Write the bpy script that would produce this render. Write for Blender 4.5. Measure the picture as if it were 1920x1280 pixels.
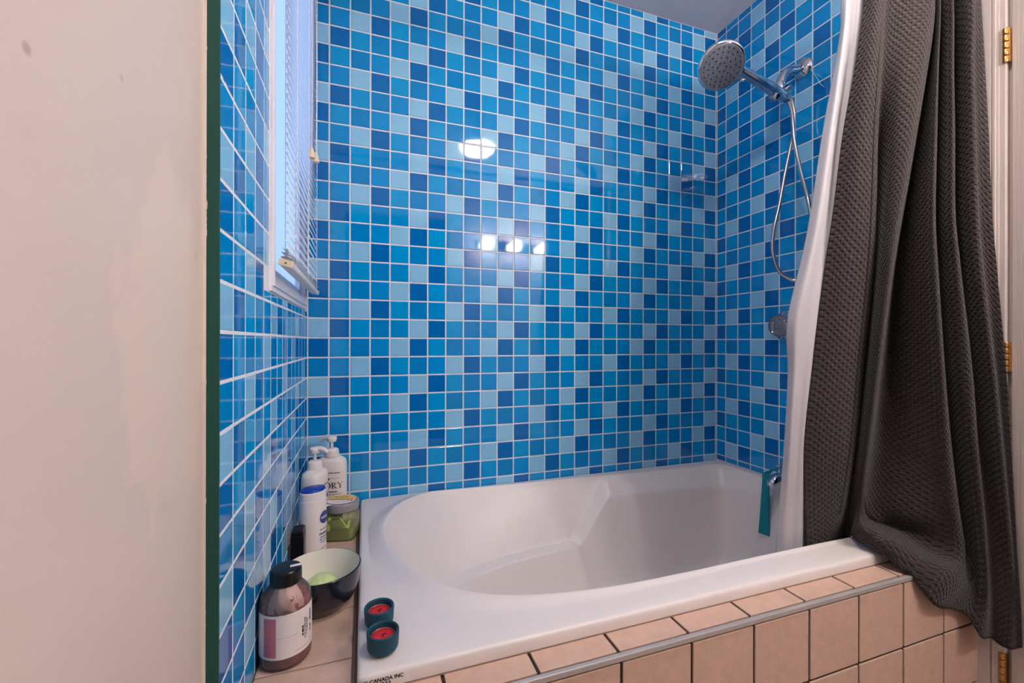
import bpy, bmesh, math, random
import numpy as np
from mathutils import Vector, Matrix
random.seed(7)
for o in list(bpy.data.objects): bpy.data.objects.remove(o)
scene = bpy.context.scene
COL = scene.collection
U = 0.065            # metres per mosaic pitch; all layout below is in pitches
FLOOR = -16.2        # floor height in pitches (z = 0 m)
def W(x, y, z): return (x*U, y*U, (z-FLOOR)*U)

# ------------------------------------------------------------------ camera
FPX, YAW, PIT, ROL = 806.457, 0.3331, 0.0004, 0.0019
CAM = np.array([2.6522, -23.8505, -0.1821])
Fv = np.array([math.sin(YAW)*math.cos(PIT), math.cos(YAW)*math.cos(PIT), math.sin(PIT)])
Rv = np.array([math.cos(YAW), -math.sin(YAW), 0.0]); Uv = np.cross(Rv, Fv)
R2 = math.cos(ROL)*Rv+math.sin(ROL)*Uv; U2 = -math.sin(ROL)*Rv+math.cos(ROL)*Uv
def on(u, v, ax, val):
    d = Fv+R2*(u-960)/FPX-U2*(v-640)/FPX
    return CAM+(val-CAM[ax])/d[ax]*d
def proj(p):
    d = np.array(p, float)-CAM; z = d@Fv
    return 960+FPX*(d@R2)/z, 640-FPX*(d@U2)/z, z
cd = bpy.data.cameras.new('camera'); cam = bpy.data.objects.new('camera', cd); COL.objects.link(cam)
cd.sensor_fit = 'HORIZONTAL'; cd.sensor_width = 36; cd.lens = FPX*36/1920; cd.clip_start = 0.02
cam.matrix_world = Matrix(((R2[0], U2[0], -Fv[0], W(*CAM)[0]), (R2[1], U2[1], -Fv[1], W(*CAM)[1]),
                           (R2[2], U2[2], -Fv[2], W(*CAM)[2]), (0, 0, 0, 1)))
scene.camera = cam

# ------------------------------------------------------------------ world, exposure
wd = bpy.data.worlds.new('overcast_sky'); scene.world = wd; wd.use_nodes = True
bg = wd.node_tree.nodes['Background']
bg.inputs[0].default_value = (0.42, 0.60, 1.0, 1); bg.inputs[1].default_value = 0.88
vs = scene.view_settings
vs.view_transform = 'Standard'; vs.look = 'None'; vs.gamma = 1; vs.use_curve_mapping = False
vs.exposure = 0.86
DOME_STRENGTH, BULB_STRENGTH = 36.0, 120.0

# ------------------------------------------------------------------ materials
def lin(c):
    return tuple(((x/255)/12.92 if x/255 <= .04045 else ((x/255+.055)/1.055)**2.4) for x in c)+(1,)
def mat(name, rgb, rough=.5, metal=0, spec=.5, noise=0, nscale=20, bump=0, bscale=40, trans=0, coat=0, ior=1.45, emis=None):
    m = bpy.data.materials.new(name); m.use_nodes = True
    nt = m.node_tree; b = nt.nodes['Principled BSDF']
    b.inputs['Base Color'].default_value = lin(rgb); b.inputs['Roughness'].default_value = rough
    b.inputs['Metallic'].default_value = metal; b.inputs['Specular IOR Level'].default_value = spec
    b.inputs['Transmission Weight'].default_value = trans; b.inputs['Coat Weight'].default_value = coat
    b.inputs['IOR'].default_value = ior
    if emis: b.inputs['Emission Color'].default_value = lin(emis[0]); b.inputs['Emission Strength'].default_value = emis[1]
    g = nt.nodes.new('ShaderNodeNewGeometry')
    if noise:
        n = nt.nodes.new('ShaderNodeTexNoise'); n.inputs['Scale'].default_value = nscale; n.inputs['Detail'].default_value = 4
        nt.links.new(g.outputs['Position'], n.inputs['Vector'])
        h = nt.nodes.new('ShaderNodeMapRange'); h.inputs[1].default_value = .3; h.inputs[2].default_value = .7
        h.inputs[3].default_value = 1-noise; h.inputs[4].default_value = 1+noise
        nt.links.new(n.outputs['Fac'], h.inputs[0])
        x = nt.nodes.new('ShaderNodeMix'); x.data_type = 'RGBA'; x.blend_type = 'MULTIPLY'; x.inputs[0].default_value = 1
        x.inputs[6].default_value = lin(rgb); nt.links.new(h.outputs[0], x.inputs[7]); nt.links.new(x.outputs[2], b.inputs['Base Color'])
    if bump:
        n = nt.nodes.new('ShaderNodeTexNoise'); n.inputs['Scale'].default_value = bscale; n.inputs['Detail'].default_value = 3
        nt.links.new(g.outputs['Position'], n.inputs['Vector'])
        p = nt.nodes.new('ShaderNodeBump'); p.inputs['Strength'].default_value = bump; p.inputs['Distance'].default_value = .002
        nt.links.new(n.outputs['Fac'], p.inputs['Height']); nt.links.new(p.outputs[0], b.inputs['Normal'])
    return m
def emit(name, rgb, s):
    m = bpy.data.materials.new(name); m.use_nodes = True; nt = m.node_tree; nt.nodes.clear()
    e = nt.nodes.new('ShaderNodeEmission'); e.inputs[0].default_value = lin(rgb); e.inputs[1].default_value = s
    o = nt.nodes.new('ShaderNodeOutputMaterial'); nt.links.new(e.outputs[0], o.inputs[0]); return m
def nodes(m): return m.node_tree, m.node_tree.nodes['Principled BSDF'], m.node_tree.nodes.new, m.node_tree.links.new

TILE = [mat('glazed_pale_blue', (138, 198, 232), .06, noise=.03, nscale=90, bump=.03, bscale=18, ior=1.5),
        mat('glazed_navy', (0, 106, 180), .05, noise=.05, nscale=60, bump=.03, bscale=18, ior=1.5),
        mat('glazed_azure', (0, 152, 216), .05, noise=.05, nscale=60, bump=.03, bscale=18, ior=1.5),
        mat('glazed_petrol', (0, 132, 200), .05, noise=.05, nscale=60, bump=.03, bscale=18, ior=1.5),
        mat('glazed_cobalt', (0, 142, 212), .05, noise=.05, nscale=60, bump=.03, bscale=18, ior=1.5)]
GROUT = mat('white_grout', (226, 228, 232), .7, noise=.05, nscale=60)
ACRYL = mat('white_acrylic', (226, 219, 217), .36, noise=.012, nscale=30)
BEIGE_T = mat('beige_ceramic', (201, 169, 151), .45, noise=.07, nscale=45, bump=.25, bscale=300)
BROWN_G = mat('dark_grout', (52, 42, 38), .9, noise=.15, nscale=80)
CAULK = mat('brown_caulk', (124, 98, 84), .8)
ALU = mat('brushed_aluminium', (186, 180, 178), .4, metal=.35, noise=.04, nscale=50)
CHROME = mat('chrome', (205, 208, 214), .09, metal=1)
CHROME_D = mat('spray_face_grey', (128, 136, 150), .34, metal=.35, noise=.25, nscale=260, bump=.5, bscale=500)
NOZZLE = mat('nozzle_rubber', (28, 30, 36), .6)
HOSE = mat('steel_hose', (190, 188, 188), .25, metal=1)
PAINT_W = mat('white_gloss_paint', (190, 179, 174), .3, noise=.03, nscale=12)
VINYL = mat('white_vinyl', (232, 232, 240), .35)
SLAT = mat('blind_slat_white', (236, 234, 232), .4)
SLAT.node_tree.nodes['Principled BSDF'].inputs['Subsurface Weight'].default_value = 0
CREAM = mat('cream_plastic', (232, 214, 186), .45)
BRASS = mat('brass', (196, 152, 92), .28, metal=1, noise=.12, nscale=120)
CEIL = mat('ceiling_paint', (196, 196, 204), .9, noise=.02, nscale=18, bump=.15, bscale=120)
PLASTIC_W = mat('white_bottle_plastic', (232, 224, 220), .32, coat=.1)
BLUE_CAP = mat('blue_cap', (6, 60, 160), .32)
INK = mat('black_ink', (28, 26, 34), .6)
INK_B = mat('navy_ink', (52, 66, 132), .5)
INK_G = mat('grey_ink', (132, 120, 122), .7)
PINK_INK = mat('dusty_pink_print', (206, 172, 162), .6)
PINK_P = mat('pink_print', (196, 112, 128), .6, noise=.06, nscale=300)
LABEL_W = mat('label_paper', (232, 220, 218), .55, noise=.03, nscale=300)
LABEL_Y = mat('label_yellow', (226, 186, 110), .5, noise=.1, nscale=200)
BLACK_P = mat('black_plastic', (14, 14, 18), .28)
NAVY_G = mat('navy_glaze', (20, 24, 40), .14, coat=.4)
BOWL_W = mat('bowl_cream_glaze', (226, 222, 208), .18, coat=.3)
GREEN_L = mat('green_scrub', (200, 212, 124), .7, noise=.12, nscale=240, bump=.4, bscale=400)
GREEN_B = mat('pale_green_gel', (204, 218, 150), .18, noise=.08, nscale=120, bump=.6, bscale=120)
LID_G = mat('grey_translucent_lid', (140, 138, 142), .4)
SILIC = mat('teal_silicone', (8, 66, 86), .55)
WAX = mat('red_wax', (198, 40, 52), .35, noise=.1, nscale=120)
TIN = mat('candle_tin', (190, 120, 116), .3, metal=.6)
WICK = mat('wick', (50, 30, 26), .9)
TEAL = mat('teal_terry', (20, 136, 150), .95, noise=.12, nscale=300, bump=.6, bscale=900)
FLOOR_M = mat('floor_tile_beige', (176, 156, 142), .4, noise=.06, nscale=20)
WALL_F = mat('lavender_white_paint', (222, 212, 214), .6)
DARKROOM = mat('dim_hall_paint', (120, 108, 102), .8)
PEARL = mat('pearly_painted_sheen', (226, 206, 200), .16, noise=.06, nscale=60, bump=.8, bscale=70)  # pale colour stands in for the reflection in the clear bottle's shoulder
SALT = mat('pink_bath_salts', (176, 70, 84), .5, noise=.35, nscale=160, bump=.8, bscale=220)
AMBER = mat('dried_petals', (150, 70, 50), .35, noise=.3, nscale=150)

def glass(name, rgb, rough=.02, dens=.85):
    m = bpy.data.materials.new(name); m.use_nodes = True; nt = m.node_tree; nt.nodes.clear()
    o = nt.nodes.new('ShaderNodeOutputMaterial'); x = nt.nodes.new('ShaderNodeMixShader'); f = nt.nodes.new('ShaderNodeFresnel')
    t = nt.nodes.new('ShaderNodeBsdfTransparent'); g = nt.nodes.new('ShaderNodeBsdfGlossy')
    t.inputs[0].default_value = lin(rgb); g.inputs['Roughness'].default_value = rough; f.inputs[0].default_value = 1.45
    nt.links.new(f.outputs[0], x.inputs[0]); nt.links.new(t.outputs[0], x.inputs[1]); nt.links.new(g.outputs[0], x.inputs[2]); nt.links.new(x.outputs[0], o.inputs[0])
    return m
PANE = bpy.data.materials.new('frosted_glass'); PANE.use_nodes = True; nt = PANE.node_tree; nt.nodes.clear()
_o = nt.nodes.new('ShaderNodeOutputMaterial'); _t = nt.nodes.new('ShaderNodeBsdfTranslucent'); _g = nt.nodes.new('ShaderNodeBsdfGlossy'); _m = nt.nodes.new('ShaderNodeMixShader')
_t.inputs[0].default_value = (.9, .93, .97, 1); _g.inputs['Roughness'].default_value = .2; _m.inputs[0].default_value = .06
nt.links.new(_t.outputs[0], _m.inputs[1]); nt.links.new(_g.outputs[0], _m.inputs[2]); nt.links.new(_m.outputs[0], _o.inputs[0])
CLEAR = glass('clear_plastic', (236, 226, 224), .06)
def cloudy(m, rgb, amt):
    nt = m.node_tree; o = [q for q in nt.nodes if q.type == 'OUTPUT_MATERIAL'][0]; src = o.inputs[0].links[0].from_socket
    d = nt.nodes.new('ShaderNodeBsdfDiffuse'); d.inputs[0].default_value = lin(rgb); x = nt.nodes.new('ShaderNodeMixShader'); x.inputs[0].default_value = amt
    nt.links.new(src, x.inputs[1]); nt.links.new(d.outputs[0], x.inputs[2]); nt.links.new(x.outputs[0], o.inputs[0]); return m
CLEAR_G = glass('clear_green_plastic', (236, 242, 222), .1)

cloudy(CLEAR_G, (176, 186, 140), .3); cloudy(CLEAR, (226, 208, 204), .12)
# painted beige wall with a lighter touch-up patch and a few marks
BEIGE = mat('beige_wall_paint', (211, 195, 186), .38, bump=.06, bscale=260)
nt, b, N, L = nodes(BEIGE)
g = N('ShaderNodeNewGeometry'); mp = N('ShaderNodeMapping'); L(g.outputs['Position'], mp.inputs[0])
def patch_mask(center, scale, thr, wob):
    """soft-edged blotch around a world point (a dab of touch-up paint or a mark)"""
    s = N('ShaderNodeVectorMath'); s.operation = 'SUBTRACT'; L(g.outputs['Position'], s.inputs[0]); s.inputs[1].default_value = center
    m = N('ShaderNodeVectorMath'); m.operation = 'MULTIPLY'; L(s.outputs[0], m.inputs[0]); m.inputs[1].default_value = scale
    n = N('ShaderNodeTexNoise'); n.inputs['Scale'].default_value = 26; n.inputs['Detail'].default_value = 5; L(g.outputs['Position'], n.inputs['Vector'])
    nv = N('ShaderNodeVectorMath'); nv.operation = 'MULTIPLY_ADD'; L(n.outputs['Color'], nv.inputs[0]); nv.inputs[1].default_value = (wob,)*3; L(m.outputs[0], nv.inputs[2])
    nn = N('ShaderNodeVectorMath'); nn.operation = 'SUBTRACT'; L(nv.outputs[0], nn.inputs[0]); nn.inputs[1].default_value = (wob/2,)*3
    l = N('ShaderNodeVectorMath'); l.operation = 'LENGTH'; L(nn.outputs[0], l.inputs[0])
    r = N('ShaderNodeMapRange'); L(l.outputs['Value'], r.inputs[0]); r.inputs[1].default_value = 1; r.inputs[2].default_value = thr; r.inputs[3].default_value = 0; r.inputs[4].default_value = 1
    return r.outputs[0]
XB = -0.24
def beige_pt(u, v): return W(*on(u, v, 0, XB))
c = lin((211, 195, 186))
def lay(prev, mask, rgb):
    x = N('ShaderNodeMix'); x.data_type = 'RGBA'; L(mask, x.inputs[0])
    if isinstance(prev, tuple): x.inputs[6].default_value = prev
    else: L(prev, x.inputs[6])
    x.inputs[7].default_value = lin(rgb); return x.outputs[2]
o1 = lay(c, patch_mask(beige_pt(322, 640), (1, 9, 5.2), .8, .9), (219, 202, 188))
o1 = lay(o1, patch_mask(beige_pt(315, 470), (1, 26, 9), .7, .8), (219, 202, 188))
o1 = lay(o1, patch_mask(beige_pt(50, 91), (1, 210, 210), .4, .3), (178, 160, 150))
o1 = lay(o1, patch_mask(beige_pt(228, 146), (1, 260, 260), .4, .3), (192, 175, 165))
L(o1, b.inputs['Base Color'])

# green board edge with ragged beige brush marks along the inner corner
GREEN = mat('green_painted_edge', (20, 78, 70), .45)
nt, b, N, L = nodes(GREEN)
g = N('ShaderNodeNewGeometry'); sx = N('ShaderNodeSeparateXYZ'); L(g.outputs['Position'], sx.inputs[0])
mv = N('ShaderNodeVectorMath'); mv.operation = 'MULTIPLY'; L(g.outputs['Position'], mv.inputs[0]); mv.inputs[1].default_value = (0, 0, 1)
n = N('ShaderNodeTexNoise'); n.inputs['Scale'].default_value = 60; n.inputs['Detail'].default_value = 6; L(mv.outputs[0], n.inputs['Vector'])
n2 = N('ShaderNodeTexNoise'); n2.inputs['Scale'].default_value = 7; L(mv.outputs[0], n2.inputs['Vector'])
ad = N('ShaderNodeMath'); ad.operation = 'MULTIPLY'; L(n.outputs['Fac'], ad.inputs[0]); L(n2.outputs['Fac'], ad.inputs[1])
ma = N('ShaderNodeMath'); ma.operation = 'MULTIPLY_ADD'; L(ad.outputs[0], ma.inputs[0]); ma.inputs[1].default_value = 0.016; ma.inputs[2].default_value = XB*U-.0018
lt = N('ShaderNodeMath'); lt.operation = 'LESS_THAN'; L(sx.outputs[0], lt.inputs[0]); L(ma.outputs[0], lt.inputs[1])
x = N('ShaderNodeMix'); x.data_type = 'RGBA'; L(lt.outputs[0], x.inputs[0]); x.inputs[6].default_value = lin((20, 78, 70)); x.inputs[7].default_value = lin((214, 196, 180))
L(x.outputs[2], b.inputs['Base Color'])

# waffle weave
WAFFLE = mat('charcoal_waffle_fabric', (52, 46, 47), .95, spec=.15)
nt, b, N, L = nodes(WAFFLE)
tc = N('ShaderNodeTexCoord'); sp = N('ShaderNodeSeparateXYZ'); L(tc.outputs['UV'], sp.inputs[0])
def wave(sock, k, ph):
    a = N('ShaderNodeMath'); a.operation = 'MULTIPLY_ADD'; L(sock, a.inputs[0]); a.inputs[1].default_value = k; a.inputs[2].default_value = ph
    s = N('ShaderNodeMath'); s.operation = 'SINE'; L(a.outputs[0], s.inputs[0]); return s.outputs[0]
k = 2*math.pi/0.25
def mul(a, c):
    q = N('ShaderNodeMath'); q.operation = 'MULTIPLY'; L(a, q.inputs[0]); L(c, q.inputs[1]); return q.outputs[0]
dent = mul(wave(sp.outputs[0], k, 0), wave(sp.outputs[1], k, 0))
pw = N('ShaderNodeMapRange'); pw.interpolation_type = 'SMOOTHSTEP'; L(dent, pw.inputs[0]); pw.inputs[1].default_value = -.2; pw.inputs[2].default_value = 1
bp = N('ShaderNodeBump'); bp.invert = True; bp.inputs['Strength'].default_value = 1; bp.inputs['Distance'].default_value = .0045
L(pw.outputs[0], bp.inputs['Height']); L(bp.outputs[0], b.inputs['Normal'])
nz = N('ShaderNodeTexNoise'); nz.inputs['Scale'].default_value = 14; nz.inputs['Detail'].default_value = 3; L(tc.outputs['UV'], nz.inputs['Vector'])
mr = N('ShaderNodeMapRange'); L(nz.outputs['Fac'], mr.inputs[0]); mr.inputs[1].default_value = .35; mr.inputs[2].default_value = .7; mr.inputs[3].default_value = .8; mr.inputs[4].default_value = 1.3
xx = N('ShaderNodeMix'); xx.data_type = 'RGBA'; xx.blend_type = 'MULTIPLY'; xx.inputs[0].default_value = 1; xx.inputs[6].default_value = lin((52, 46, 47)); L(mr.outputs[0], xx.inputs[7]); L(xx.outputs[2], b.inputs['Base Color'])
b.inputs['Sheen Weight'].default_value = .15
LINER = mat('white_liner_fabric', (206, 204, 210), .6, bump=.05, bscale=500)
nt, b, N, L = nodes(LINER)
tr = N('ShaderNodeBsdfTranslucent'); tr.inputs[0].default_value = lin((206, 204, 210)); ms = N('ShaderNodeMixShader'); ms.inputs[0].default_value = .25
L(b.outputs[0], ms.inputs[1]); L(tr.outputs[0], ms.inputs[2]); L(ms.outputs[0], nt.nodes['Material Output'].inputs[0])
# door wood grain
DOOR = mat('white_grained_door', (176, 165, 160), .4)
nt, b, N, L = nodes(DOOR)
g = N('ShaderNodeNewGeometry'); mv = N('ShaderNodeVectorMath'); mv.operation = 'MULTIPLY'; L(g.outputs['Position'], mv.inputs[0]); mv.inputs[1].default_value = (160, 260, 9)
n = N('ShaderNodeTexNoise'); n.inputs['Scale'].default_value = 1; n.inputs['Detail'].default_value = 3; L(mv.outputs[0], n.inputs['Vector'])
bp = N('ShaderNodeBump'); bp.inputs['Strength'].default_value = .35; bp.inputs['Distance'].default_value = .002; L(n.outputs['Fac'], bp.inputs['Height']); L(bp.outputs[0], b.inputs['Normal'])

# ------------------------------------------------------------------ mesh helpers (units in pitches, local)
def link(name, me, m=None, parent=None, loc=None, smooth=False):
    if m is not None:
        for q in (m if isinstance(m, (list, tuple)) else [m]): me.materials.append(q)
    if smooth:
        for p in me.polygons: p.use_smooth = True
    o = bpy.data.objects.new(name, me); COL.objects.link(o)
    if parent: o.parent = parent
    if loc is not None: o.location = loc
    return o
def mesh(verts, faces, name='mesh'):
    me = bpy.data.meshes.new(name); me.from_pydata([tuple(float(c)*U for c in v) for v in verts], [], faces); me.update(); return me
def off(): return (0, 0, -FLOOR*U)      # object origin for meshes given in absolute pitches
def tag(o, label=None, cat=None, group=None, kind=None):
    if label: o['label'] = label
    if cat: o['category'] = cat
    if group: o['group'] = group
    if kind: o['kind'] = kind
    return o
def empty(name, p, label, cat, group=None, rz=0):
    o = bpy.data.objects.new(name, None); COL.objects.link(o); o.location = W(*p); o.rotation_euler.z = rz; o.empty_display_size = .02
    return tag(o, label, cat, group)
def box(x0, x1, y0, y1, z0, z1, bev=0, seg=2):
    bm = bmesh.new(); bmesh.ops.create_cube(bm, size=1)
    for v in bm.verts: v.co = Vector(((x0+x1)/2+v.co.x*(x1-x0), (y0+y1)/2+v.co.y*(y1-y0), (z0+z1)/2+v.co.z*(z1-z0)))
    if bev: bmesh.ops.bevel(bm, geom=bm.edges[:], offset=bev, segments=seg, affect='EDGES', profile=.5)
    for v in bm.verts: v.co *= U
    me = bpy.data.meshes.new('box'); bm.to_mesh(me); bm.free(); return me
def boxes(lst):
    vs_, fs = [], []
    for (x0, x1, y0, y1, z0, z1) in lst:
        k = len(vs_); vs_ += [(x, y, z) for z in (z0, z1) for y in (y0, y1) for x in (x0, x1)]
        fs += [tuple(k+i for i in f) for f in ((0, 2, 3, 1), (4, 5, 7, 6), (0, 1, 5, 4), (2, 6, 7, 3), (0, 4, 6, 2), (1, 3, 7, 5))]
    return mesh(vs_, fs)
def lathe(prof, n=40, sx=1, sy=1, pw=2.0, cap0=True, cap1=True):
    """revolve (r,z); pw>2 gives a squarish (superellipse) section"""
    vs_, fs = [], []
    for r, z in prof:
        for i in range(n):
            a = 2*math.pi*i/n; c, s = math.cos(a), math.sin(a)
            q = (abs(c)**pw+abs(s)**pw)**(-1/pw)
            vs_.append((r*q*c*sx, r*q*s*sy, z))
    for j in range(len(prof)-1):
        for i in range(n):
            a, b_ = j*n+i, j*n+(i+1) % n
            fs.append((a, b_, b_+n, a+n))
    if cap0: fs.append(tuple(range(n-1, -1, -1)))
    if cap1: fs.append(tuple((len(prof)-1)*n+i for i in range(n)))
    return vs_, fs
def rnd(prof, r=.03, seg=3):
    """round the corners of an open (r,z) profile"""
    out = [prof[0]]
    for a, b_, c in zip(prof, prof[1:], prof[2:]):
        a, b_, c = map(lambda q: Vector((q[0], q[1])), (a, b_, c))
        d1, d2 = (a-b_), (c-b_); l = min(r, d1.length*.45, d2.length*.45)
        p, q = b_+d1.normalized()*l, b_+d2.normalized()*l
        for i in range(seg+1):
            t = i/seg; v = p*(1-t)**2+b_*2*t*(1-t)+q*t*t; out.append((v.x, v.y))
    out.append(prof[-1]); return out
def cr(pts, n, closed=False):
    """Catmull-Rom through pts, n samples per span"""
    P = [np.array(p, float) for p in pts]; m = len(P); out = []
    spans = m if closed else m-1
    for i in range(spans):
        if closed: a, b_, c, d = P[i-1], P[i], P[(i+1) % m], P[(i+2) % m]
        else: a, b_, c, d = P[max(i-1, 0)], P[i], P[i+1], P[min(i+2, m-1)]
        for k in range(n):
            t = k/n; out.append(.5*((2*b_)+(c-a)*t+(2*a-5*b_+4*c-d)*t*t+(3*b_-a-3*c+d)*t**3))
    if not closed: out.append(P[-1])
    return out
def crc(pts, n):
    """centripetal Catmull-Rom: no overshoot on tight folds"""
    P = [np.array(p, float) for p in pts]; P = [2*P[0]-P[1]]+P+[2*P[-1]-P[-2]]; out = []
    for i in range(1, len(P)-2):
        a, b_, c, d = P[i-1:i+3]
        t0 = 0; t1 = t0+max(np.linalg.norm(b_-a), 1e-6)**.5; t2 = t1+max(np.linalg.norm(c-b_), 1e-6)**.5; t3 = t2+max(np.linalg.norm(d-c), 1e-6)**.5
        for k in range(n):
            t = t1+(t2-t1)*k/n
            A1 = a*(t1-t)/(t1-t0)+b_*(t-t0)/(t1-t0); A2 = b_*(t2-t)/(t2-t1)+c*(t-t1)/(t2-t1); A3 = c*(t3-t)/(t3-t2)+d*(t-t2)/(t3-t2)
            B1 = A1*(t2-t)/(t2-t0)+A2*(t-t0)/(t2-t0); B2 = A2*(t3-t)/(t3-t1)+A3*(t-t1)/(t3-t1)
            out.append(B1*(t2-t)/(t2-t1)+B2*(t-t1)/(t2-t1))
    out.append(P[-2]); return out
def tube(pts, rad, n=12, caps=True):
    P = [Vector(p) for p in pts]; vs_, fs = [], []; up = None
    for i, p in enumerate(P):
        t = (P[min(i+1, len(P)-1)]-P[max(i-1, 0)]).normalized()
        if up is None: up = t.orthogonal().normalized()
        up = (up-t*up.dot(t)).normalized(); s = t.cross(up)
        r = rad[i] if isinstance(rad, (list, tuple)) else rad
        for k in range(n):
            a = 2*math.pi*k/n; vs_.append(tuple(p+up*(r*math.cos(a))+s*(r*math.sin(a))))
    for j in range(len(P)-1):
        for k in range(n): fs.append((j*n+k, j*n+(k+1) % n, (j+1)*n+(k+1) % n, (j+1)*n+k))
    if caps: fs += [tuple(range(n-1, -1, -1)), tuple((len(P)-1)*n+k for k in range(n))]
    return vs_, fs
def grid_mesh(rows):
    n = len(rows[0]); vs_ = [p for r in rows for p in r]
    fs = [(j*n+i, j*n+i+1, (j+1)*n+i+1, (j+1)*n+i) for j in range(len(rows)-1) for i in range(n-1)]
    return vs_, fs
def merge(*parts):
    vs_, fs = [], []
    for v, f in parts:
        k = len(vs_); vs_ += list(v); fs += [tuple(k+i for i in q) for q in f]
    return vs_, fs
def xf(vf, M):
    v, f = vf; return [tuple(M @ Vector(p)) for p in v], f
def text_mesh(s, size, name='lettering', bold=0):
    c = bpy.data.curves.new(name, 'FONT'); c.body = s; c.size = size; c.align_x = 'CENTER'; c.align_y = 'CENTER'; c.offset = bold
    o = bpy.data.objects.new(name, c); COL.objects.link(o)
    me = bpy.data.meshes.new_from_object(o.evaluated_get(bpy.context.evaluated_depsgraph_get()))
    vs_ = [tuple(v.co) for v in me.vertices]; fs = [tuple(p.vertices) for p in me.polygons]
    bpy.data.objects.remove(o); bpy.data.curves.remove(c); bpy.data.meshes.remove(me)
    return vs_, fs

# ------------------------------------------------------------------ room shell
WR, ZC, ZRIM, ZL = 26.12, 21.45, -8.38, -8.8
YEND, YF = -14.107, -30.0
XH0, XH1, ZH = 0.6, 12.6, 15.3          # doorway to the dim hall behind the camera
def struct(name, me, m, parent=None, label=None):
    o = link(name, me, m, parent, off() if parent is None else None)
    if parent is None: tag(o, label, 'structure' if False else None, kind='structure')
    return o
WIN = (-9.25, -1.2, 1.45, 18.0)         # window opening: y0, y1, z0, z1
wall_back = struct('wall_back', boxes([(-1.6, WR+1.5, 0, 1.5, FLOOR, ZC+1)]), GROUT, label='back wall of small blue mosaic tiles with white grout')
wall_left = struct('wall_left', boxes([(-1.6, 0, YEND, WIN[0], FLOOR, ZC+1), (-1.6, 0, WIN[1], 0, FLOOR, ZC+1), (-1.6, 0, WIN[0], WIN[1], FLOOR, WIN[2]), (-1.6, 0, WIN[0], WIN[1], WIN[3], ZC+1)]), GROUT, label='left wall of glossy blue mosaic tiles around the window')
wall_right = struct('wall_right', boxes([(WR, WR+1.5, -13.55, 0, FLOOR, ZC+1), (WR, WR+1.5, -25.6, -13.55, 15.6, ZC+1), (WR, WR+1.5, YF, -25.6, FLOOR, ZC+1)]), [GROUT], label='right wall of blue mosaic tiles behind the shower')
struct('wall_left_painted', boxes([(-1.6, XB, YF, YEND, FLOOR, ZC+1)]), BEIGE, label='smooth beige painted wall in the left foreground')
struct('wall_front', boxes([(-1.6, XH0, YF-1.5, YF, FLOOR, ZC+1), (XH1, WR+1.5, YF-1.5, YF, FLOOR, ZC+1), (XH0, XH1, YF-1.5, YF, ZH, ZC+1)]), WALL_F, label='pale painted wall opposite the bath')
struct('wall_hall', boxes([(XH0-3.5, XH0-2, YF-14, YF-1.5, FLOOR, ZC+1), (XH1+2, XH1+3.5, YF-14, YF-1.5, FLOOR, ZC+1), (XH0-3.5, XH1+3.5, YF-15.5, YF-14, FLOOR, ZC+1), (XH0-3.5, XH1+3.5, YF-14, YF-1.5, ZC, ZC+1), (XH0-3.5, XH1+3.5, YF-14, YF-1.5, FLOOR-1, FLOOR)]), DARKROOM, label='dim hall walls beyond the doorway')
struct('ceiling', boxes([(-1.6, WR+1.5, YF-1.5, 1.5, ZC, ZC+1)]), CEIL, label='plain grey white painted ceiling')
struct('floor', boxes([(-1.6, WR+1.5, YF-1.5, 1.5, FLOOR-1, FLOOR)]), FLOOR_M, label='plain beige bathroom floor')
struct('trim_1', boxes([(XB-.01, .02, YEND-.03, YEND+.02, FLOOR, ZC)]), GREEN, label='dark green board edge with ragged beige paint beside the tiles')
# the beige bead where the painted wall meets the green edge
v, f = tube([(XB, YEND-.02, FLOOR), (XB, YEND-.02, ZC)], .05, 8)
struct('trim_2', mesh(v, f), BEIGE, label='thin beige bead of paint along the green edge')

# ------------------------------------------------------------------ mosaic tiles
GAP, PROUD, TILT = .04, .03, .0009
tile_cache = {}
def tile_geo(w, h, PR=PROUD):
    """bevelled glazed tile in its own plane: x right, y up, z out of the wall"""
    bv = min(.02, w*.3, h*.3); a, b_ = w/2, h/2
    vs_ = [(-a, -b_, 0), (a, -b_, 0), (a, b_, 0), (-a, b_, 0)]
    vs_ += [(x, y, PR*.55) for x, y, z in vs_[:4]]
    vs_ += [((a-bv)*sx_, (b_-bv)*sy_, PR) for sx_, sy_ in ((-1, -1), (1, -1), (1, 1), (-1, 1))]
    fs = [(8, 9, 10, 11)]
    for k_ in (0, 4):
        for i in range(4): fs.append((k_+i, k_+(i+1) % 4, k_+4+(i+1) % 4, k_+4+i))
    return vs_, fs
def frame_to(kind):
    # columns: in-plane x, in-plane y, outward normal
    if kind == 'back': return Matrix(((1, 0, 0), (0, 0, -1), (0, 1, 0)))
    if kind == 'left': return Matrix(((0, 0, 1), (1, 0, 0), (0, 1, 0)))
    return Matrix(((0, 0, -1), (-1, 0, 0), (0, 1, 0)))
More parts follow.
